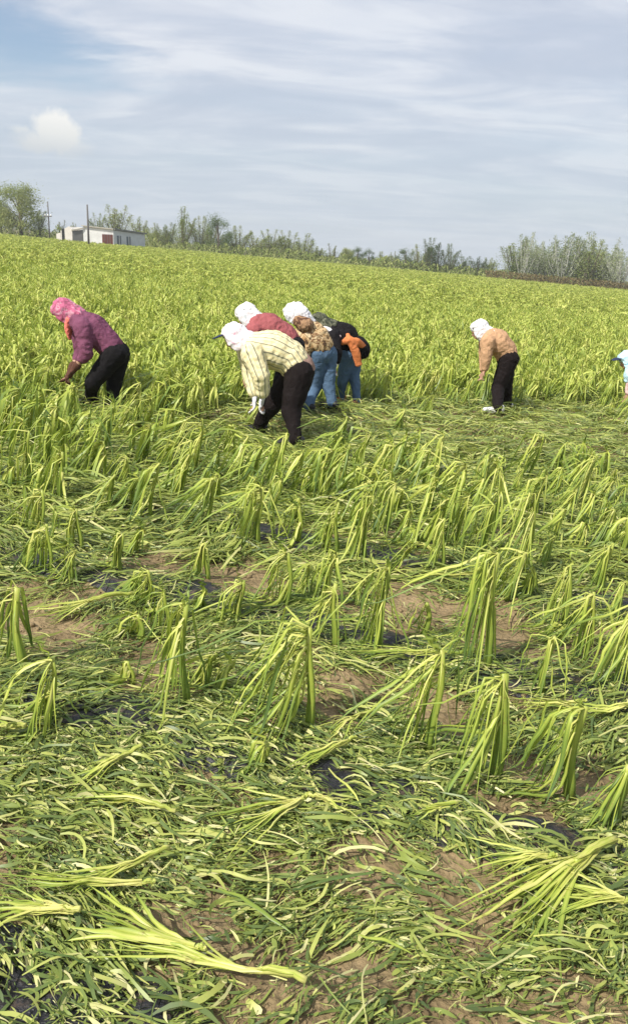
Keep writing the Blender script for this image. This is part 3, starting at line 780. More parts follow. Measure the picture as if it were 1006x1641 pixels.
def loose(ap, bp, wd, t0, t1, label, h=.05):
    A = G(*ap); B = G(*bp); d = B - A; L = math.hypot(d.x, d.y); ang = math.atan2(d.y, d.x)
    path = ground_path((A.x, A.y), ang + .1, L, 10, h, h * .6, curl=-.2)
    m = MB(); m.ribbon(path, lw(wd, 10, .5), [t0 + (t1 - t0) * j / 10 for j in range(11)], twist=random.gauss(0, .6), tw0=random.gauss(0, .3))
    o = Vector((A.x, A.y, Hs(A.x, A.y))); m.v = [(v[0] - o.x, v[1] - o.y, v[2] - o.z) for v in m.v]
    ob = m.build('torn_leaf', M_LEAF); ob.location = o; tag(ob, label, 'leaf', 'large torn corn leaves lying loose')
loose((596, 1426), (450, 1430), .018, .8, .95, 'dark green leaf strap lying level below the central soil patch')
loose((350, 1440), (468, 1507), .013, .45, .6, 'narrow green leaf lying slantwise below the central leaf fan')
loose((175, 1508), (310, 1566), .035, .3, .5, 'broad bright green leaf near the bottom left')
loose((525, 1258), (576, 1318), .010, .05, .1, 'whitish curled leaf strip between central fan and black film')
loose((205, 1130), (40, 1180), .012, .5, .6, 'green leaf strap crossing the left black film')
loose((330, 1385), (410, 1300), .014, .7, .8, 'dark leaf standing slightly proud left of the central fan')
loose((850, 1525), (1010, 1528), .007, .1, .15, 'thin straw coloured leaf rib lying level at lower right')
loose((700, 1535), (810, 1590), .009, .35, .5, 'narrow light leaf at the bottom right of the frame')
loose((60, 1560), (200, 1605), .014, .6, .8, 'dull green leaf at the bottom left corner')
loose((575, 1520), (660, 1545), .010, .25, .3, 'pale olive leaf strip near the bottom centre')
loose((690, 1200), (610, 1228), .013, .5, .7, 'green leaf running down from the arched plant foot')
loose((860, 1200), (840, 1150), .01, .3, .3, 'small light leaf between the two right hand upright plants')

# ------------------------------------------------------------------ people
_ICO = {}
def ico():
    if 'v' not in _ICO:
        bm = bmesh.new(); bmesh.ops.create_icosphere(bm, subdivisions=2, radius=1.0)
        _ICO['v'] = np.array([v.co[:] for v in bm.verts]); _ICO['f'] = np.array([[v.index for v in f.verts] for f in bm.faces]); bm.free()
    return _ICO['v'], _ICO['f']

class Blobs:
    def __init__(s): s.c = []                 # (centre, axes 3x3 scaled columns)
    def ell(s, c, ax, ay, az): s.c.append((np.array(c, float), np.stack([np.array(ax, float), np.array(ay, float), np.array(az, float)], 1)))
    def ball(s, c, r): s.ell(c, (r, 0, 0), (0, r, 0), (0, 0, r))
    def chain(s, pts, L=Vector((0, 1, 0)), step=0.3):
        """pts: (Vector, thickness radius, lateral radius)"""
        for (a, ra, la), (b, rb, lb) in zip(pts[:-1], pts[1:]):
            d = b - a; ln = d.length; t = d.normalized() if ln > 1e-6 else Vector((1, 0, 0))
            lat = L - t * L.dot(t)
            if lat.length < .05: lat = t.orthogonal()
            lat.normalize(); nm = t.cross(lat)
            k = max(1, int(ln / (step * min(ra, rb))))
            for i in range(k + 1):
                f = i / k; g = f * f * (3 - 2 * f); r = ra + (rb - ra) * g; l = la + (lb - la) * g; tt = min(r, l)
                s.ell(a + d * f, t * tt, lat * l, nm * r)
    def mesh(s, name, voxel, smooth_it=4, fold=0.0, fscale=9.0, seed=0, stretch=None, origin=None):
        iv, if_ = ico(); V = []; F = []
        for i, (c, A) in enumerate(s.c): V.append(iv @ A.T + c); F.append(if_ + i * len(iv))
        V = np.concatenate(V); F = np.concatenate(F)
        if origin is not None: V = V - np.array(origin)
        me = np_mesh('tmp', V, F); o = bpy.data.objects.new('tmp', me); COL.objects.link(o)
        rm = o.modifiers.new('r', 'REMESH'); rm.mode = 'VOXEL'; rm.voxel_size = voxel
        sm = o.modifiers.new('s', 'SMOOTH'); sm.iterations = smooth_it; sm.factor = .5
        dg = bpy.context.evaluated_depsgraph_get(); out = bpy.data.meshes.new_from_object(o.evaluated_get(dg), depsgraph=dg); out.name = name
        bpy.data.objects.remove(o); bpy.data.meshes.remove(me)
        n = len(out.vertices)
        if fold:
            co = np.empty(n * 3, np.float32); out.vertices.foreach_get('co', co); co = co.reshape(-1, 3)
            no = np.empty(n * 3, np.float32); out.vertex_normals.foreach_get('vector', no); no = no.reshape(-1, 3)
            st = stretch or Vector((1, 1, 1)); dv = np.empty(n)
            for i in range(n):
                p = Vector(co[i]) * fscale + Vector((seed * 7.3, seed * 3.1, 0)); p = Vector((p.x * st.x, p.y * st.y, p.z * st.z))
                q = mnoise.noise(p); r2 = 1 - abs(mnoise.noise(p * 1.9 + Vector((5, 5, 5)))) * 2
                dv[i] = q * 0.6 + r2 * 0.7 - .45
            co = co + no * (dv * fold)[:, None]; out.vertices.foreach_set('co', co.astype(np.float32).ravel())
        out.polygons.foreach_set('use_smooth', np.ones(len(out.polygons), bool)); out.update()
        return out

def cloth(name, col):
    m, t = mat(name); g = t.n('ShaderNodeTexCoord').outputs['Object']
    n = t.noise(g, 7, 5, .6); c = t.ramp(n, [(.3, tuple(x * .86 for x in col)), (.7, tuple(min(.85, x * 1.08) for x in col))])
    cr = t.noise(g, 11, 3, .5, 2.2); cr = t.math('ABSOLUTE', t.math('SUBTRACT', cr, .5)); cr = t.smooth(cr, 0.0, 0.10)
    hh = t.math('ADD', t.math('MULTIPLY', cr, 1.0), t.math('MULTIPLY', t.noise(g, 70, 4, .6), .12))
    finish(t, c, .85, t.bump(hh, .014, .32), .2); return m
M_SKIN = simple('skin_material', (0.42, 0.24, 0.16), rough=.5, nscale=12, amt=.12, bump=.0004)
M_HAIR = simple('hair_material', (0.02, 0.016, 0.014), rough=.5)
M_BLACK = cloth('black_cloth_material', (0.008, 0.007, 0.008)); M_DARKBR = cloth('dark_brown_cloth_material', (0.009, 0.0055, 0.0055))
M_DENIM = cloth('denim_material', (0.08, 0.135, 0.215)); M_WHITE = cloth('white_cloth_material', (0.74, 0.72, 0.74))
M_PURPLE = cloth('purple_cloth_material', (0.185, 0.062, 0.11)); M_PINKS = cloth('pink_cloth_material', (0.70, 0.13, 0.28))
M_CORAL = cloth('coral_cloth_material', (0.75, 0.20, 0.16)); M_ROSE = cloth('rose_cloth_material', (0.33, 0.095, 0.10))
M_DRED = cloth('dark_red_cloth_material', (0.13, 0.035, 0.04)); M_TAN = cloth('tan_cloth_material', (0.50, 0.30, 0.17))
M_BROWN = cloth('brown_cloth_material', (0.30, 0.19, 0.155)); M_ORANGE = cloth('orange_cloth_material', (0.62, 0.20, 0.07))
M_LBLUE = cloth('light_blue_cloth_material', (0.50, 0.72, 0.83)); M_LPINK = cloth('light_pink_cloth_material', (0.70, 0.48, 0.46))
M_CREAM = cloth('cream_cloth_material', (0.62, 0.53, 0.36)); M_NAVY = cloth('navy_cloth_material', (0.025, 0.035, 0.08))
M_REDSH = simple('red_shoe_material', (0.35, 0.05, 0.035), rough=.5); M_BLKSH = simple('black_shoe_material', (0.02, 0.02, 0.02), rough=.5)
M_WHTSH = simple('white_shoe_material', (0.75, 0.73, 0.70), rough=.6); M_GLOVEB = cloth('brown_glove_material', (0.10, 0.045, 0.03))

def patterned(name, stops, scale, kind='noise'):
    m, t = mat(name); g = t.n('ShaderNodeTexCoord').outputs['Object']
    n = t.noise(g, scale, 4, .55, 1.2)
    c = t.ramp(n, stops, 'CONSTANT'); finish(t, c, .85, t.bump(t.noise(g, 60, 4, .6), .003, .6), .2); return m
M_CAMO = patterned('brown_camouflage_material', [(0, (0.10, 0.06, 0.035)), (.40, (0.36, 0.22, 0.10)), (.46, (0.58, 0.42, 0.23)), (.53, (0.22, 0.12, 0.06)), (.58, (0.64, 0.50, 0.30))], 7)
M_CAMOD = patterned('dark_camouflage_material', [(0, (0.05, 0.03, 0.02)), (.42, (0.30, 0.18, 0.10)), (.52, (0.10, 0.05, 0.03)), (.6, (0.42, 0.28, 0.16))], 8)
M_OLIVEP = patterned('olive_print_material', [(0, (0.03, 0.035, 0.025)), (.45, (0.08, 0.085, 0.055)), (.58, (0.16, 0.16, 0.11)), (.68, (0.30, 0.28, 0.2))], 22)
M_FLORAL = patterned('white_pink_print_material', [(0, (0.55, 0.24, 0.33)), (.34, (0.78, 0.66, 0.72)), (.42, (0.82, 0.78, 0.82)), (.60, (0.72, 0.50, 0.60)), (.65, (0.82, 0.79, 0.83))], 12)
M_WHITEP = patterned('white_faint_print_material', [(0, (0.50, 0.53, 0.54)), (.40, (0.72, 0.71, 0.73)), (.46, (0.76, 0.74, 0.76)), (.60, (0.62, 0.64, 0.60)), (.64, (0.76, 0.74, 0.76))], 13)
M_FLORALP = patterned('pink_print_material', [(0, (0.28, 0.08, 0.13)), (.4, (0.46, 0.12, 0.21)), (.55, (0.52, 0.26, 0.33)), (.66, (0.40, 0.07, 0.14))], 14)
def stripe_material():
    m, t = mat('striped_yellow_material'); at = t.n('ShaderNodeAttribute'); at.attribute_name = 'stripe'
    f = t.math('FRACT', t.math('DIVIDE', at.outputs['Fac'], 0.062)); g = t.n('ShaderNodeTexCoord').outputs['Object']
    c = t.ramp(f, [(0, (0.10, 0.10, 0.08)), (.13, (0.62, 0.58, 0.36)), (.2, (0.76, 0.67, 0.40)), (.45, (0.80, 0.72, 0.44)), (.5, (0.68, 0.54, 0.24)), (.56, (0.80, 0.70, 0.40)), (.93, (0.74, 0.66, 0.42)), (.97, (0.12, 0.12, 0.09))])
    finish(t, c, .85, t.bump(t.noise(g, 55, 4, .6), .003, .6), .2); return m
M_STRIPE = stripe_material()

def hand(bl, W, d, side, s=1.0):
    """palm and five curled fingers, rooted at the wrist W and pointing along d"""
    d = Vector(d).normalized(); sd = Vector(side); sd = (sd - d * sd.dot(d)).normalized(); n = d.cross(sd)
    pc = W + d * .05 * s
    bl.ell(pc, d * .052 * s, sd * .040 * s, n * .019 * s)
    for k, (off, ln) in enumerate(((-.030, .062), (-.010, .072), (.011, .067), (.030, .052))):
        p = W + d * .085 * s + sd * off * s; dd = d.copy()
        for j in range(6):
            bl.ball(p, (.0115 - .0006 * j) * s); p = p + dd * ln * s / 5; dd = (dd + n * .33).normalized()
    p = W + d * .03 * s - sd * .036 * s; dd = (d - sd * .75).normalized()
    for j in range(5): bl.ball(p, (.0135 - .0009 * j) * s); p = p + dd * .013 * s; dd = (dd + n * .2 + sd * .12).normalized()

def person(label, Y, sp, head, legs, arms, L=(0, 1, 0), face=(-.6, 0, -.8), crown=(-.8, 0, .6), jacket=None, trousers=None, shoe=None, scarf=None,
           scarf_tail=None, tr=(.17, .17, .155), tl=(.17, .20, .19), legr=(.115, .09, .07), armr=(.085, .07, .055), glove=None, sleeve_end=.9, toe=(-1, -.1, 0), stripe=False, seed=0,
           visor=None, hem=1.0, gathers=.012):
    def J(p): return PY(p[0], p[1], Y + (p[2] if len(p) > 2 else 0))
    Lv = Vector(L).normalized(); fd = Vector(face).normalized(); cr = Vector(crown); cr = (cr - fd * cr.dot(fd)).normalized()
    hip, waist, chest, neck = [J(p) for p in sp]; hc = J(head)
    root = bpy.data.objects.new('person', None); COL.objects.link(root)
    feet = []
    for lg in legs:
        g = G(*lg[2]); g.z = Hs(g.x, g.y) + .03; feet.append(g)
    org = (feet[0] + feet[1]) / 2; root.location = org; tag(root, label, 'person')
    def put(bl, nm, m, voxel, **kw):
        me = bl.mesh(nm, voxel, origin=org, **kw); me.materials.append(m); return link(nm, me, root)
    # body
    b = Blobs(); b.chain([(hip, .11, .15), (waist, .10, .13), (chest, .11, .165), (neck, .07, .12)], Lv)
    b.chain([(neck, .06, .065), (hc, .055, .06)], Lv)
    b.ell(hc, cr * .112, Lv * .078, fd * .094); b.ell(hc + fd * .035 - cr * .05, cr * .055, Lv * .05, fd * .06)
    b.ell(hc + fd * .098 - cr * .012, cr * .02, Lv * .012, fd * .017); b.ell(hc + fd * .085 - cr * .058, cr * .008, Lv * .026, fd * .016)
    b.ell(hc + fd * .085 + cr * .028, cr * .010, Lv * .05, fd * .012)
    for s_ in (-1, 1):
        b.ell(hc + Lv * .08 * s_ - fd * .005, cr * .03, Lv * .012, fd * .018); b.ball(hc + Lv * .03 * s_ + fd * .078 + cr * .004, .013)
    T = Blobs(); T.chain([(hip + (waist - hip) * .25, tr[0] * .82, tl[0] * .92), (hip, tr[0] * .9, tl[0])], Lv)
    Jk = Blobs(); e = hip.lerp(waist, hem)
    Jk.chain([(e, tr[0] * .98, tl[0] * 1.02), (waist, tr[0], tl[0]), (chest, tr[1], tl[1]), (neck.lerp(chest, .25), tr[2] * .85, tl[2] * .9)], Lv)
    Jk.chain([(neck.lerp(chest, .2), tr[2] * .7, tl[2] * .7), (neck, .085, .09)], Lv)
    for i, lg in enumerate(legs):
        sgn = lg[3]; h = hip + Lv * .085 * sgn; k = J(lg[0]); a = feet[i] + Vector((0, 0, .09)) + Vector((lg[1][0], lg[1][1], 0))
        b.chain([(h, .08, .08), (k, .055, .055), (a, .036, .036)], Lv)
        tv = Vector(toe).normalized(); hs = a * 1.0; hs.z = feet[i].z + .035
        b.chain([(a, .036, .036), (hs, .035, .035), (hs + tv * .15, .026, .036)], Lv)
        kk = k + (k - (h + a) / 2).normalized() * .0
        T.chain([(h, legr[0] * 1.12, legr[0] * 1.05), (h.lerp(kk, .55), legr[0] * .93, legr[0] * .93), (kk, legr[1], legr[1]), (kk.lerp(a, .6), legr[2], legr[2]), (a - Vector((0, 0, .03)), legr[2] * .95, legr[2] * .95)], Lv)
        S = Blobs(); S.chain([(hs - tv * .05 + Vector((0, 0, .02)), .05, .046), (hs + tv * .06, .042, .046), (hs + tv * .17, .03, .042)], Lv)
        S.ell(hs + tv * .06 - Vector((0, 0, .025)), tv * .15, tv.cross(Vector((0, 0, 1))) * .048, (0, 0, .014))
        put(S, 'shoe', shoe, .011, smooth_it=2)
    gl = []
    for i, (S_, E_, W_) in enumerate(arms):
        s_, e_, w_ = J(S_), J(E_), J(W_); hd = (w_ - e_).normalized() * .6 + Vector((-.2, 0, -.4))
        b.chain([(chest.lerp(neck, .6), .06, .06), (s_, .052, .052), (e_, .040, .040), (w_, .026, .030)], Lv)
        hand(b, w_, hd, Vector((.2, 1, 0)) if i == 0 else Vector((.2, -1, 0)))
        c = e_.lerp(w_, sleeve_end)
        Jk.chain([(chest.lerp(neck, .55), armr[0] * 1.25, armr[0] * 1.1), (s_, armr[0] * 1.12, armr[0] * 1.05), (s_.lerp(e_, .6), armr[0] * .95, armr[0] * .95), (e_, armr[1], armr[1]), (c, armr[2], armr[2])], Lv)
        if glove:
            gb = Blobs(); hand(gb, w_, hd, Vector((.2, 1, 0)) if i == 0 else Vector((.2, -1, 0)), 1.18)
            gb.chain([(e_.lerp(w_, .75), .045, .045), (w_, .034, .036), (w_ + hd * .04, .026, .036)], Lv); gl.append(gb)
    put(b, 'body', M_SKIN, .010, smooth_it=1)
    for gb in gl: put(gb, 'glove', glove, .0085, smooth_it=1)
    jo = put(Jk, 'jacket', jacket, .0125, smooth_it=4, fold=gathers, fscale=10.5, seed=seed)
    put(T, 'trousers', trousers, .0125, smooth_it=4, fold=gathers * .8, fscale=9.5, seed=seed + 3)
    if stripe:
        me = jo.data; n = len(me.vertices); co = np.empty(n * 3, np.float32); me.vertices.foreach_get('co', co); co = co.reshape(-1, 3) + np.array(org)
        segs = [(hip, waist, .1), (waist, chest, 0.0), (chest, neck, 0.0)]
        ar = [(J(a[0]), J(a[1])) for a in arms] + [(J(a[1]), J(a[2])) for a in arms]
        best = np.full(n, 9e9); val = np.zeros(n)
        for (A, B, r_) in [(x[0], x[1], .17) for x in segs] + [(x[0], x[1], .075) for x in ar]:
            A_ = np.array(A); d = np.array(B) - A_; ll = (d ** 2).sum(); tt = np.clip(((co - A_) @ d) / ll, 0, 1); c = A_ + tt[:, None] * d; rel = co - c
            dist = np.sqrt((rel ** 2).sum(1)) / r_
            t = d / math.sqrt(ll); la = np.array(Lv) - t * np.dot(np.array(Lv), t); la /= np.linalg.norm(la); nm = np.cross(t, la)
            an = np.arctan2(rel @ la, rel @ nm) * r_ * 1.05 + 3
            m_ = dist < best; best[m_] = dist[m_]; val[m_] = an[m_]
        a = me.attributes.new('stripe', 'FLOAT', 'POINT'); a.data.foreach_set('value', val.astype(np.float32))
    # headscarf: crown, back of head and nape, open over the face
    hb = hc - fd * .022 + cr * .02
    Sc = Blobs(); Sc.ell(hb, cr * .128, Lv * .104, fd * .112)
    Sc.ell(hb + cr * .05 + fd * .045, cr * .07, Lv * .095, fd * .075)
    for s_ in (-1, 1): Sc.ell(hc + Lv * .075 * s_ - cr * .02 + fd * .01, cr * .11, Lv * .03, fd * .08)
    nape = neck - fd * .05
    Sc.chain([(hb - cr * .05 - fd * .03, .085, .1), (nape, .075, .125)], Lv)
    Sc.ell(hc - cr * .11 - fd * .02, Lv * .03, fd * .035, cr * .045); Sc.chain([(hc - cr * .10 + fd * .03, .035, .06), (hc - cr * .15 + fd * .02, .012, .03)], Lv)
    put(Sc, 'headscarf', scarf, .009, smooth_it=3, fold=.014, fscale=11, seed=seed + 8)
    hr = Blobs(); hr.ell(hc + cr * .07 + fd * .055, cr * .04, Lv * .07, fd * .035); put(hr, 'hair', M_HAIR, .010, smooth_it=1)
    if scarf_tail:
        tb = Blobs(); pts = [J(p) for p in scarf_tail[0]]; tb.chain([(p, r_, r_ * 1.5) for p, r_ in zip(pts, scarf_tail[1])], Lv)
        put(tb, 'scarf_tail', scarf_tail[2], .009, smooth_it=3, fold=.010, fscale=16, seed=seed)
    if visor:
        vb = Blobs(); c = hc + cr * .10 + fd * .10; vb.ell(c, (cr * .3 + fd).normalized() * .085, Lv * .10, (cr - fd * .3).normalized() * .010)
        put(vb, 'cap_brim', visor, .008, smooth_it=1)
    return root, J, put, Lv

person('woman in a purple jacket and pink headscarf bending over, leftmost worker', 8.25, [(187, 566), (172, 549), (148, 527), (124, 511)], (104, 500),
       [((150, 612, -.12), (.03, 0), (141, 656), -1), ((184, 612, .1), (0, 0), (181, 662), 1)],
       [((132, 524, -.17), (139, 566, -.22), (119, 592, -.2)), ((126, 522, .17), (130, 566, .17), (114, 592, .05))],
       jacket=M_PURPLE, trousers=M_BLACK, shoe=M_BLKSH, scarf=M_FLORALP, scarf_tail=([(112, 512, -.05), (110, 526, -.04), (112, 542, -.04)], (.045, .04, .02), M_CORAL),
       glove=M_GLOVEB, sleeve_end=.35, seed=1, legr=(.112, .088, .066), tr=(.14, .155, .14), hem=.62)

r2, J2, put2, L2 = person('stooping woman in a pale yellow striped jacket and black trousers, nearest of the workers', 7.6, [(480, 596), (464, 572), (436, 560), (402, 553)], (377, 541),
       [((466, 656, -.15), (.0, .03), (472, 722), -1), ((437, 648, .14), (.02, 0), (411, 694), 1)],
       [((404, 566, -.2), (418, 602, -.26), (421, 634, -.2)), ((396, 560, .16), (402, 600, .15), (409, 634, .05))],
       jacket=M_STRIPE, trousers=M_DARKBR, shoe=M_BLKSH, scarf=M_FLORAL, visor=M_NAVY, stripe=True, glove=M_WHITE, sleeve_end=.8, seed=2,
       tr=(.165, .185, .16), tl=(.18, .215, .2), legr=(.130, .098, .074), armr=(.098, .088, .07), hem=.62, face=(-.75, 0, -.65), crown=(-.65, 0, .75))
bb = Blobs(); bb.chain([(J2((476, 583, 0)), .142, .168), (J2((481, 590, 0)), .144, .170)], L2); put2(bb, 'undershirt', M_BROWN, .012, smooth_it=3, fold=.012, fscale=10, seed=4)

person('woman in a dull rose jacket and white headscarf bending behind the yellow striped one', 8.45, [(470, 556), (455, 540), (432, 526), (408, 517)], (397, 508),
       [((464, 612, -.08), (0, 0), (462, 672), -1), ((450, 612, .1), (0, 0), (443, 668), 1)],
       [((408, 530, -.15), (400, 566, -.2), (396, 596, -.2)), ((402, 528, .15), (396, 566, .15), (400, 600, .1))],
       jacket=M_ROSE, trousers=M_BLACK, shoe=M_BLKSH, scarf=M_WHITEP, seed=3, tr=(.14, .155, .145), hem=.7, face=(-.8, 0, -.6), crown=(-.6, 0, .8), sleeve_end=.95)

r4, J4, put4, L4 = person('woman in brown camouflage jacket and blue jeans seen from behind, with white scarf', 9.35, [(517, 567), (512, 553), (503, 542), (488, 524)], (475, 504),
       [((503, 622, 0), (.0, 0), (494, 663), -1), ((526, 617, 0), (0, 0), (531, 662), 1)],
       [((492, 540, -.1), (486, 572, -.12), (482, 600, -.1)), ((510, 534, .25), (500, 566, .35), (490, 596, .3))],
       L=(.72, -.0, .0) if False else (.75, .65, 0), face=(-.6, .3, -.75), crown=(-.7, .2, .65), jacket=M_CAMO, trousers=M_DENIM, shoe=M_BLKSH, scarf=M_WHITEP, seed=4,
       tr=(.15, .165, .15), legr=(.102, .080, .066), hem=.85, toe=(-.7, .5, 0))
hb = Blobs(); hb.chain([(J4((480, 515, -.1)), .075, .09), (J4((490, 521, -.12)), .085, .1), (J4((492, 530, -.08)), .06, .07)], L4); put4(hb, 'hood', M_CAMOD, .011, smooth_it=3, fold=.012, fscale=12, seed=2)

r5, J5, put5, L5 = person('worker in black with an orange jacket tied round the waist, jeans and red shoes', 9.95, [(562, 566), (560, 551), (551, 538), (530, 527)], (512, 520),
       [((549, 608, 0), (0, 0), (545, 646), -1), ((568, 606, 0), (0, 0), (571, 652), 1)],
       [((533, 542, -.2), (539, 564, -.3), (539, 578, -.3)), ((548, 534, .2), (530, 560, .3), (526, 590, .3))],
       L=(.55, .83, 0), face=(-.7, .1, -.7), crown=(-.7, 0, .7), jacket=M_BLACK, trousers=M_DENIM, shoe=M_REDSH, scarf=M_OLIVEP, glove=M_WHITE, seed=5,
       tr=(.14, .155, .14), legr=(.090, .070, .058), hem=.75, toe=(-.4, -.6, 0), scarf_tail=([(520, 526, -.12), (533, 531, -.16), (544, 539, -.2)], (.03, .022, .02), M_WHITE))
ob = Blobs(); ob.chain([(J5((548, 549, -.19)), .03, .035), (J5((558, 545, -.21)), .04, .05), (J5((572, 548, -.18)), .045, .05), (J5((583, 556, -.05)), .035, .05)], Vector((0, 0, 1)))
ob.chain([(J5((557, 537, -.17)), .028, .03), (J5((560, 546, -.22)), .045, .04)], Vector((1, 0, 0)))
ob.chain([(J5((562, 547, -.22)), .04, .05), (J5((569, 563, -.21)), .035, .055), (J5((575, 585, -.19)), .022, .045)], Vector((1, 0, 0)))
put5(ob, 'tied_jacket', M_ORANGE, .009, smooth_it=6, fold=.007, fscale=10, seed=6)
kb = Blobs(); kb.chain([(J5((574, 553, -.02)), .11, .12), (J5((581, 562, .0)), .10, .11)], L5); put5(kb, 'jacket_tail', M_BLACK, .012, smooth_it=3, fold=.014, fscale=10, seed=7)

person('lone stooping woman in a tan sweater, dark trousers and white shoes, right of the group', 10.4, [(813, 574), (808, 561), (795, 548), (780, 537)], (768, 530),
       [((797, 622, -.08), (.04, 0), (790, 668), -1), ((810, 617, .1), (.02, 0), (808, 657), 1)],
       [((781, 548, -.18), (778, 574, -.2), (776, 592, -.2)), ((778, 547, .16), (775, 574, .16), (774, 594, .1))],
       jacket=M_TAN, trousers=M_DARKBR, shoe=M_WHTSH, scarf=M_WHITEP, seed=6, tr=(.15, .17, .15), tl=(.175, .2, .18), legr=(.118, .090, .074), armr=(.088, .072, .052), hem=.55, face=(-.85, 0, -.5), crown=(-.5, 0, .85))

person('worker in a light blue headscarf and pink top, cut off by the right edge', 11.2, [(1054, 600), (1044, 594), (1030, 590), (1014, 586)], (1004, 578),
       [((1048, 630, -.1), (0, 0), (1048, 664), -1), ((1058, 630, .1), (0, 0), (1060, 662), 1)],
       [((1016, 594, -.17), (1014, 612, -.2), (1008, 630, -.2)), ((1014, 592, .16), (1010, 612, .16), (1006, 630, .1))],
       jacket=M_LPINK, trousers=M_NAVY, shoe=M_BLKSH, scarf=M_LBLUE, visor=M_NAVY, seed=7, tr=(.14, .14, .12), face=(-.8, 0, -.6), crown=(-.6, 0, .8),
       scarf_tail=([(1008, 590, -.12), (1005, 600, -.14), (1003, 610, -.14)], (.05, .05, .03), M_LBLUE))

# ------------------------------------------------------------------ shed, poles, tree row
def at_far(px, D):       # ground point straight below the pixel column at distance D
    d = pix_dir(px, 400); p = EYE + d * (D / d.y); return Vector((p.x, p.y, Hs(p.x, p.y)))
def plain(name, col, rough=.7, nscale=1.2, amt=.12): return simple(name, col, rough, nscale, amt, .001)
M_SHEDW = plain('white_panel_material', (0.80, 0.80, 0.78)); M_SHEDSHADE = plain('shaded_white_panel_material', (0.50, 0.54, 0.56)); M_CREAMW = plain('cream_wall_material', (0.72, 0.68, 0.62))  # second panel colour: white wall with its bluish shade painted in
M_ROOF = plain('grey_roof_material', (0.16, 0.17, 0.15)); M_ROOFL = plain('pale_roof_material', (0.50, 0.47, 0.40)); M_DOORB = plain('rusty_door_material', (0.14, 0.045, 0.03)); M_GLASS = plain('dark_glass_material', (0.10, 0.13, 0.15), .15)
M_GREYD = plain('grey_shutter_material', (0.16, 0.16, 0.155)); M_POLE = plain('concrete_pole_material', (0.13, 0.125, 0.12)); M_INSUL = plain('white_fitting_material', (0.8, 0.8, 0.8))

D0 = 138.0
shed = bpy.data.objects.new('farm_shed', None); COL.objects.link(shed)
tag(shed, 'long low white shed with brown door and gabled cream end, at the field edge', 'shed')
pA = at_far(135, D0); pB = at_far(183, D0 + 1.0); pC = at_far(233, D0 + 9)
shed.location = pA
def sp_part(name, vs, fs, m, parent=shed):
    me = bpy.data.meshes.new(name); me.from_pydata([tuple(Vector(v) - pA) for v in vs], [], fs); me.materials.append(m); me.update()
    return link(name, me, parent)
def topz(px, py, D): return PY(px, py, D).z
def prism(name, a, b, za0, za1, zb0, zb1, thick, m, parent=shed):
    """upright slab from a to b (plan points) with its own depth behind"""
    d = Vector((b.x - a.x, b.y - a.y, 0)).normalized(); n = Vector((-d.y, d.x, 0)) * thick
    vs = [Vector((a.x, a.y, za0)), Vector((b.x, b.y, zb0)), Vector((b.x, b.y, zb1)), Vector((a.x, a.y, za1))]
    vs += [v + n for v in vs]
    return sp_part(name, vs, [(0, 1, 2, 3), (7, 6, 5, 4), (0, 4, 5, 1), (1, 5, 6, 2), (2, 6, 7, 3), (3, 7, 4, 0)], m, parent)
zA = topz(135, 362.5, pA.y); zB = topz(183, 368.5, pB.y); zC = topz(233, 376, pC.y); dn = 1.0
prism('wall', pA, pB, pA.z - dn, zA, pB.z - dn, zB, 7.0, M_SHEDW)
pB2 = pB + Vector((.01, .01, 0))
prism('wall', pB2, pC, pB.z - dn, zB - .03, pC.z - dn, zC, 5.0, M_SHEDSHADE)
def roof(name, a, b, za, zb, thick, depth, over, m):
    d = Vector((b.x - a.x, b.y - a.y, 0)).normalized(); n = Vector((-d.y, d.x, 0))
    a2 = a - d * over - n * over; b2 = b + d * over - n * over
    vs = [Vector((a2.x, a2.y, za)), Vector((b2.x, b2.y, zb)), Vector((b2.x, b2.y, zb + thick)), Vector((a2.x, a2.y, za + thick))]
    vs += [v + n * depth + Vector((0, 0, .12)) for v in vs]
    return sp_part(name, vs, [(0, 1, 2, 3), (7, 6, 5, 4), (0, 4, 5, 1), (1, 5, 6, 2), (2, 6, 7, 3), (3, 7, 4, 0)], m)
roof('roof', pA, pB, zA + .01, zB + .01, .16, 8.0, .25, M_ROOFL); roof('roof', pB2, pC, zB + .03, zC + .03, .26, 6.0, .25, M_ROOF)
def on_wall(name, a, b, za, zb, t0, t1, h0, h1, m, parent=shed, proud=.06, dn_=0.0):
    """panel on the wall a-b, t along it, h as height over the base line"""
    d = Vector((b.x - a.x, b.y - a.y, 0)); n = Vector((d.y, -d.x, 0)).normalized() * proud
    p = a + d * t0 + n; q = a + d * t1 + n; z = a.z + (b.z - a.z) * (t0 + t1) / 2
    return prism(name, p, q, z + h0, z + h1, z + h0, z + h1, .04, m, parent)
dr = on_wall('door', pA, pB, zA, zB, .62, .97, -.3, 1.9, M_DOORB)
for k in range(1, 4): on_wall('door_rail', pA, pB, zA, zB, .62 + .0875 * k - .006, .62 + .0875 * k + .006, -.3, 1.9, M_GREYD, dr, .08)
for t in (.10, .40):
    fr = on_wall('window', pB2, pC, zB, zC, t, t + .12, .35, 1.85, M_GLASS)
    on_wall('window_frame', pB2, pC, zB, zC, t + .055, t + .068, .35, 1.85, M_SHEDW, fr, .09); on_wall('window_frame', pB2, pC, zB, zC, t - .01, t + .13, .25, .34, M_SHEDW, fr, .09)
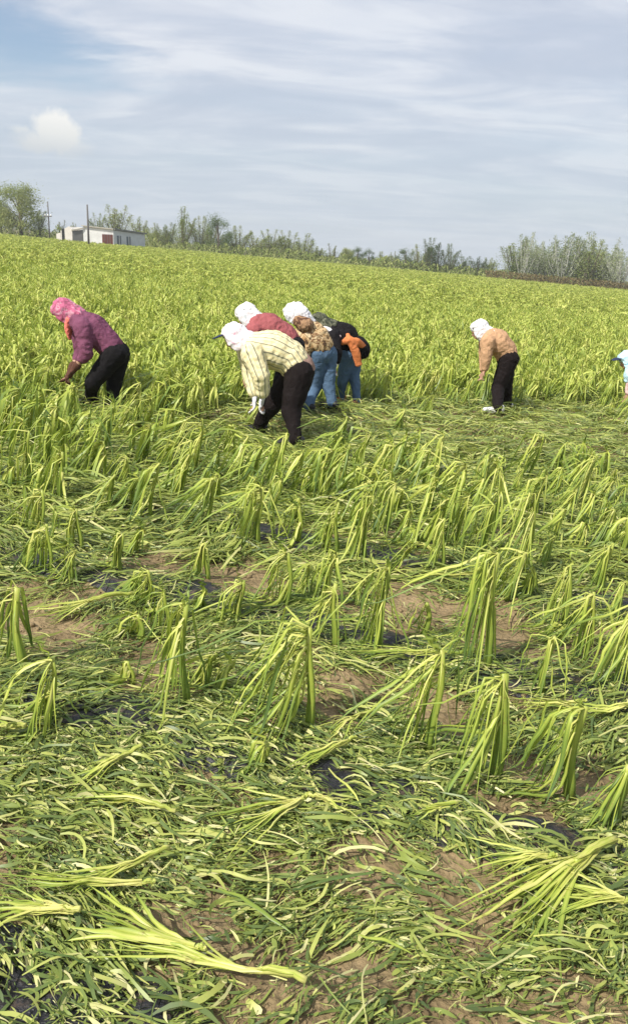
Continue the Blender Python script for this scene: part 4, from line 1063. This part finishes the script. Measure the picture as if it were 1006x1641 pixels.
# gabled cream end and its grey shutter under a pale lean-to roof
g0 = at_far(99, D0 - .9); g1 = at_far(117.5, D0 - .8); g2 = pA + Vector((-.02, -.02, 0))
zg0 = topz(100, 370, g0.y); zgp = topz(109, 362.5, g0.y); zg1 = topz(117.5, 367, g1.y)
mid = (g0 + g1) / 2
d = Vector((g1.x - g0.x, g1.y - g0.y, 0)).normalized(); n = Vector((-d.y, d.x, 0)) * 7
vs = [Vector((g0.x, g0.y, g0.z - dn)), Vector((g1.x, g1.y, g1.z - dn)), Vector((g1.x, g1.y, zg1)), Vector((mid.x + .4, mid.y, zgp)), Vector((g0.x, g0.y, zg0))]
sp_part('gable_wall', vs + [v + n for v in vs], [(0, 1, 2, 3, 4), (9, 8, 7, 6, 5), (0, 5, 6, 1), (1, 6, 7, 2), (2, 7, 8, 3), (3, 8, 9, 4), (4, 9, 5, 0)], M_CREAMW)
on_wall('opening_shade_panel', g0, g1, 0, 0, .10, .32, -.2, 2.2, M_BLKSH)  # flat black slab, painted as the shade inside the doorway
z2a = zg1 - .1; z2b = zA - .45
prism('shutter', g1 + Vector((.03, .05, 0)), g2, g1.z - dn, z2a - .3, g2.z - dn, z2b - .1, .3, M_GREYD)
roof('lean_to_roof', g1 + Vector((.03, 0, 0)), g2, z2a - .2, z2b, .22, 5.0, .15, M_ROOFL)
e0 = at_far(92, D0 - .9); prism('annex_wall', e0, g0 - Vector((.03, 0, 0)), e0.z - dn, topz(91, 374.5, e0.y), g0.z - dn, topz(96, 373, g0.y), 3.0, M_CREAMW)

def pole(px, D, py, lab, arm=None, r=.13):
    b = at_far(px, D); top = PY(px, py, D); root = bpy.data.objects.new('utility_pole', None); COL.objects.link(root); root.location = b
    h = top.z - b.z; m = MB(); m.tube([Vector((0, 0, -.2)), Vector((0, 0, h / 2)), Vector((0, 0, h))], [r * 1.15, r, r * .75], seg=10); m.build('pole', M_POLE, root)
    if arm:
        m = MB(); m.box((0, -.2, arm * h), 1.3, .12, .14); m.build('crossarm', M_POLE, root, False)
        for x in (-.5, 0, .5):
            m = MB(); m.tube([Vector((x, -.2, arm * h + .05)), Vector((x, -.2, arm * h + .22)), Vector((x, -.2, arm * h + .38))], [.09, .12, .06], seg=8); m.build('insulator', M_INSUL, root)
    tag(root, lab, 'pole')
pole(143, 112, 328, 'bare dark pole standing in front of the white shed'); pole(81, 150, 323, 'dark pole with a white insulator crossarm left of the shed', .62, .12)

def crown_material(name, stops):
    m, t = mat(name); at = t.n('ShaderNodeAttribute'); at.attribute_name = 'tint'; oi = t.n('ShaderNodeObjectInfo')
    f = t.math('ADD', at.outputs['Fac'], t.math('MULTIPLY', t.math('SUBTRACT', oi.outputs['Random'], .5), .35), clamp=True)
    c = t.ramp(f, stops); p = t.n('ShaderNodeBsdfDiffuse'); t.l(c, p.inputs[0]); tr = t.n('ShaderNodeBsdfTranslucent'); t.l(c, tr.inputs[0])
    mx = t.n('ShaderNodeMixShader'); mx.inputs[0].default_value = .35; t.l(p.outputs[0], mx.inputs[1]); t.l(tr.outputs[0], mx.inputs[2])
    o = t.n('ShaderNodeOutputMaterial'); t.l(mx.outputs[0], o.inputs[0]); return m
M_OLV = crown_material('olive_crown_material', [(0, (0.14, 0.19, 0.05)), (.5, (0.25, 0.30, 0.09)), (1, (0.40, 0.42, 0.17))])
M_DRK = crown_material('dark_crown_material', [(0, (0.05, 0.085, 0.025)), (.5, (0.10, 0.15, 0.045)), (1, (0.18, 0.23, 0.08))])
M_SLV = crown_material('silver_crown_material', [(0, (0.12, 0.16, 0.06)), (.45, (0.27, 0.32, 0.15)), (.8, (0.42, 0.46, 0.29)), (1, (0.62, 0.63, 0.52))])
M_BRN = crown_material('tawny_crown_material', [(0, (0.13, 0.10, 0.05)), (.5, (0.20, 0.16, 0.075)), (1, (0.28, 0.23, 0.11))])
M_BARK = plain('bark_material', (0.15, 0.125, 0.09), .9); M_BARKS = plain('silver_bark_material', (0.50, 0.50, 0.45), .9)
def quads(m, C, size, vert, tint):
    a = Vector(rng.normal(0, 1, 3)); a.normalize(); u = Vector((a.x, a.y, a.z * .4 + vert * (1 if a.z > 0 else -1))).normalized(); v = u.orthogonal().normalized(); v.rotate(Matrix.Rotation(random.random() * 6.28, 3, u))
    lu = size * (1 + vert * .8); lv = size * (.55 if vert else .8)
    m.add([C - u * lu, C + v * lv, C + u * lu, C - v * lv], [(0, 1, 2, 3)], [tint] * 4)
def tree_shape(kind, seed):
    random.seed(seed); tr = MB(); cr = MB()
    if kind in ('feathery', 'silver', 'thin'):
        ns = {'feathery': 11, 'silver': 13, 'thin': 4}[kind]; nq = {'feathery': 420, 'silver': 330, 'thin': 170}[kind]
        for s in range(ns):
            a = random.uniform(0, 6.28); lean = random.uniform(.2, 2.2 if kind != 'thin' else .8); hh = 10 * random.uniform(.62, 1.0) * (1 - lean * .09)
            pts = [Vector((math.cos(a) * lean * (t ** .8) + random.gauss(0, .05), math.sin(a) * lean * t ** .8, hh * t)) for t in (0, .2, .4, .6, .8, 1)]
            tr.tube(pts, [.07, .06, .05, .04, .03, .012], seg=5, cap=False)
            for b in range(12):
                t = random.uniform(.2, .95); p0 = pts[0].lerp(pts[-1], t); ba = random.uniform(0, 6.28); bl = random.uniform(.6, 1.6) * (1.15 - t)
                p1 = p0 + Vector((math.cos(ba) * bl * .45, math.sin(ba) * bl * .45, bl)); tr.tube([p0, (p0 + p1) / 2, p1], [.035, .025, .01], seg=3, cap=False)
            base = random.random()
            for q in range(nq):
                t = random.random() ** .75; i = min(4, int(t * 5)); p = pts[i].lerp(pts[i + 1], t * 5 - i); rr_ = (.2 + .75 * math.sin(min(1, t * 1.1) * math.pi) ** .8) * (1.1 if kind != 'thin' else .6)
                p = p + Vector((random.gauss(0, .6), random.gauss(0, .6), random.gauss(0, .35))) * rr_
                if p.z < .3: continue
                quads(cr, p, random.uniform(.035, .085), .9, min(1, max(0, base * .5 + random.random() * .5)))
    else:
        H_ = 10; n = 30 if kind != 'dark' else 14
        tr.tube([Vector((0, 0, 0)), Vector((.1, 0, 3)), Vector((0, .1, 6.5)), Vector((0, 0, 8.8))], [.28, .2, .13, .04], seg=7)
        for k in range(n):
            a = random.uniform(0, 6.28); z = random.uniform(2.2, 9.0); R = 3.0 * math.sin(min(1, (z - .5) / 9.0) * math.pi) ** .6 * random.uniform(.35, 1) + .2
            c = Vector((math.cos(a) * R, math.sin(a) * R, z)); tr.tube([Vector((0, 0, z * .55)), c * .5 + Vector((0, 0, z * .35)), c], [.1, .06, .02], seg=4, cap=False)
            base = random.random() * .5; rr_ = random.uniform(.8, 1.5)
            for q in range(420):
                p = c + Vector((random.gauss(0, .55), random.gauss(0, .55), random.gauss(0, .55))) * rr_
                if p.z > .4: quads(cr, p, random.uniform(.05, .13), .35, base + random.random() * .5)
    kr = {'feathery': (M_OLV, M_BARK), 'silver': (M_SLV, M_BARKS), 'thin': (M_OLV, M_BARK), 'bushy': (M_OLV, M_BARK), 'dark': (M_DRK, M_BARK), 'darkfeather': (M_DRK, M_BARK)}[kind]
    return tr.mesh('trunk', kr[1]), cr.mesh('crown', kr[0], False)
SH = {k: [tree_shape(k, 300 + 10 * j + i) for i in range(nv)] for j, (k, nv) in enumerate((('feathery', 4), ('silver', 3), ('thin', 3), ('bushy', 2), ('dark', 2)))}
SHcol = {'darkfeather': [(a, b) for a, b in SH['feathery']]}
TREES = [(36, 303, 'bushy', 1.15, 158, 'broad bushy olive tree at the left edge of the tree row'), (6, 326, 'bushy', .9, 165, 'lower bushy tree cut off by the left edge of the frame'),
    (64, 335, 'feathery', 1.0, 160, 'olive tree right behind the pole with the insulators'), (100, 352, 'thin', 1.6, 165, 'small sparse tree just left of the shed'),
    (122, 356, 'thin', 1.6, 170, ''), (160, 340, 'feathery', .8, 172, ''), (188, 322, 'feathery', .95, 175, 'tall pale feathery tree rising behind the white shed'), (224, 343, 'feathery', .95, 172, 'feathery tree rising behind the right end of the shed'),
    (252, 358, 'feathery', 1.1, 168, ''), (272, 356, 'feathery', 1., 172, ''), (292, 331, 'feathery', .8, 168, 'tall forked tree right of the shed, highest of its neighbours'), (322, 344, 'feathery', .8, 170, ''), (350, 352, 'dark', 1.1, 165, 'dark rounded tree right of the tall forked one'),
    (336, 362, 'feathery', 1.2, 170, ''), (382, 360, 'feathery', 1.1, 170, ''), (408, 370, 'feathery', 1.3, 172, ''), (432, 366, 'feathery', 1.1, 170, ''), (462, 368, 'feathery', 1.1, 172, ''), (486, 374, 'feathery', 1.2, 170, ''),
    (508, 392, 'feathery', 1.8, 172, ''), (534, 390, 'thin', 2., 170, ''), (556, 400, 'bushy', 1.2, 170, ''), (573, 399, 'dark', 1.1, 164, 'small round dark tree left of the middle of the row'), (592, 402, 'dark', .9, 166, 'smallest dark bushy tree beside the small round dark one'), (612, 403, 'feathery', 1.6, 172, ''), (634, 402, 'thin', 1.6, 170, ''),
    (651, 402, 'dark', 1.3, 163, 'dark tree touching the left side of the tall dark clump'), (672, 392, 'feathery', .9, 165, ''), (686, 379, 'darkfeather', .75, 162, 'tallest tree of the dark clump right of the middle'), (704, 388, 'darkfeather', .8, 164, 'second tree of the dark clump right of the middle'), (722, 389, 'darkfeather', .8, 163, 'rightmost tree of the dark clump right of the middle'),
    (746, 410, 'darkfeather', 1.3, 165, ''), (768, 408, 'darkfeather', 1.3, 165, ''), (788, 410, 'feathery', 1.2, 166, ''), (814, 418, 'thin', 1., 166, 'thin bare tree in the gap left of the silvery poplars'),
    (842, 378, 'silver', .75, 150, 'leftmost silvery poplar with dark lower foliage'), (832, 405, 'dark', .8, 152, 'dark bush at the foot of the leftmost silvery poplar'), (860, 392, 'silver', .85, 152, ''), (884, 390, 'silver', .95, 152, ''), (905, 380, 'silver', .9, 150, ''), (928, 378, 'silver', .9, 152, ''),
    (945, 378, 'feathery', .95, 149, 'olive green tree among the silvery poplars at right'), (962, 380, 'silver', .8, 153, ''), (980, 388, 'silver', .7, 150, ''), (1001, 392, 'silver', .85, 147, 'silvery tree cut off by the right edge of the frame'),
    (1026, 385, 'silver', .9, 150, ''), (1060, 390, 'silver', 1., 150, ''), (-30, 320, 'bushy', 1.0, 162, ''), (-70, 330, 'feathery', 1., 165, '')]
random.seed(17)
_known = [(t[0], t[1]) for t in TREES if t[0] > 60]; _known.sort()
for k in range(60):      # the many small trees between the ones that stand out
    px = 236 + k * 9.6 + random.uniform(-5, 5)
    if 240 < px < 810:
        edge = 372 + 0.0895 * px; hh_ = (25 if px < 480 else 16) * random.uniform(.55, 1.25)
        TREES.append((px, edge - hh_, 'feathery' if random.random() < .75 else 'thin', 1.3, random.uniform(166, 182), ''))
for k in range(8):
    TREES.append((836 + k * 22 + random.uniform(-6, 6), 388 + k * 1.5 + random.uniform(-5, 12), 'silver' if k % 3 else 'feathery', 1.0, random.uniform(152, 160), ''))
cnt = {}
for (px, py, kind, wd, D, lab) in TREES:
    if not (-15 < px < 1015) and not lab: continue
    b = at_far(px, D); h = PY(px, py, D).z - b.z
    shp = random.choice(SH['feathery'] if kind == 'darkfeather' else SH[kind])
    root = bpy.data.objects.new('tree', None); COL.objects.link(root); root.location = b
    s = h / (8.2 if kind == 'silver' else 8.9); wk = 1.25 if kind in ('bushy', 'dark') else 1.9; root.scale = (s * wd * wk, s * wd * wk, s); root.rotation_euler = (0, 0, random.uniform(0, 6.28))
    t_ = link('trunk', shp[0], root)
    cm = shp[1]
    if kind == 'darkfeather':
        key = cm.name
        if key not in cnt: c2 = cm.copy(); c2.materials[0] = M_DRK; cnt[key] = c2
        cm = cnt[key]
    link('crown', cm, root)
    g = 'silvery poplars at the right end of the tree row' if kind == 'silver' else 'trees in the far row beyond the field'
    if not lab:
        lab = 'silvery poplar with pale upright branches in the right hand clump' if kind == 'silver' else \
            ('low dark feathery tree between the dark clump and the gap' if kind == 'darkfeather' else
             'sparse %s tree in the far row %s' % ('feathery' if kind == 'feathery' else 'thin', [t for l_, t in ((180, 'behind the shed'), (290, 'between the shed and the tall forked tree'), (345, 'behind the tall forked tree'),
              (420, 'right of the dark rounded tree'), (480, 'above the striped jacketed worker'), (565, 'above the pair in jeans'), (640, 'among the small dark bushes'), (735, 'round the tall dark clump'), (3000, 'between the dark clump and the poplars')) if px < l_][0]))
    tag(root, lab, 'tree', g)
# rough undergrowth along the foot of the tree row
m = MB(); random.seed(3)
for k in range(15000):
    px = random.uniform(-60, 1070); D = random.uniform(154, 176) if px < 800 else random.uniform(147, 165)
    b = at_far(px, D); hm = (1.8 + 1.4 * mnoise.noise(Vector((px * .02, 3, 0))) + .8 * mnoise.noise(Vector((px * .09, 7, 0)))) * (1.0 if px < 800 else .9)
    if px < 240: hm *= 1.3
    z = random.random() ** 1.2 * hm
    quads(m, b + Vector((0, 0, .1 + z)), random.uniform(.10, .26), .7, random.random())
o = m.build('undergrowth', M_OLV, None, False); tag(o, 'rough olive brown scrub along the foot of the far tree row', 'undergrowth', kind='stuff')
m = MB()
for k in range(3500):
    px = random.uniform(780, 1070); D = random.uniform(143, 147); b = at_far(px, D)
    quads(m, b + Vector((0, 0, .1 + random.random() * 1.5)), random.uniform(.10, .22), .5, random.random())
o = m.build('dry_brush', M_BRN, None, False); tag(o, 'tawny dry brush below the silvery poplars at right', 'undergrowth', kind='stuff')

HAZE = 0.0005
hz = MB(); hz.box((0, 680, -1), 1720, 1560, 72)
hm, ht = mat('haze_material'); vol = ht.n('ShaderNodeVolumePrincipled'); vol.inputs['Density'].default_value = HAZE; vol.inputs['Color'].default_value = (.86, .90, .95, 1)
ho = ht.n('ShaderNodeOutputMaterial'); ht.l(vol.outputs[0], ho.inputs['Volume'])
hazeo = hz.build('haze', hm, None, False); tag(hazeo, 'thin pale haze over the field', kind='stuff')
print('scene built')
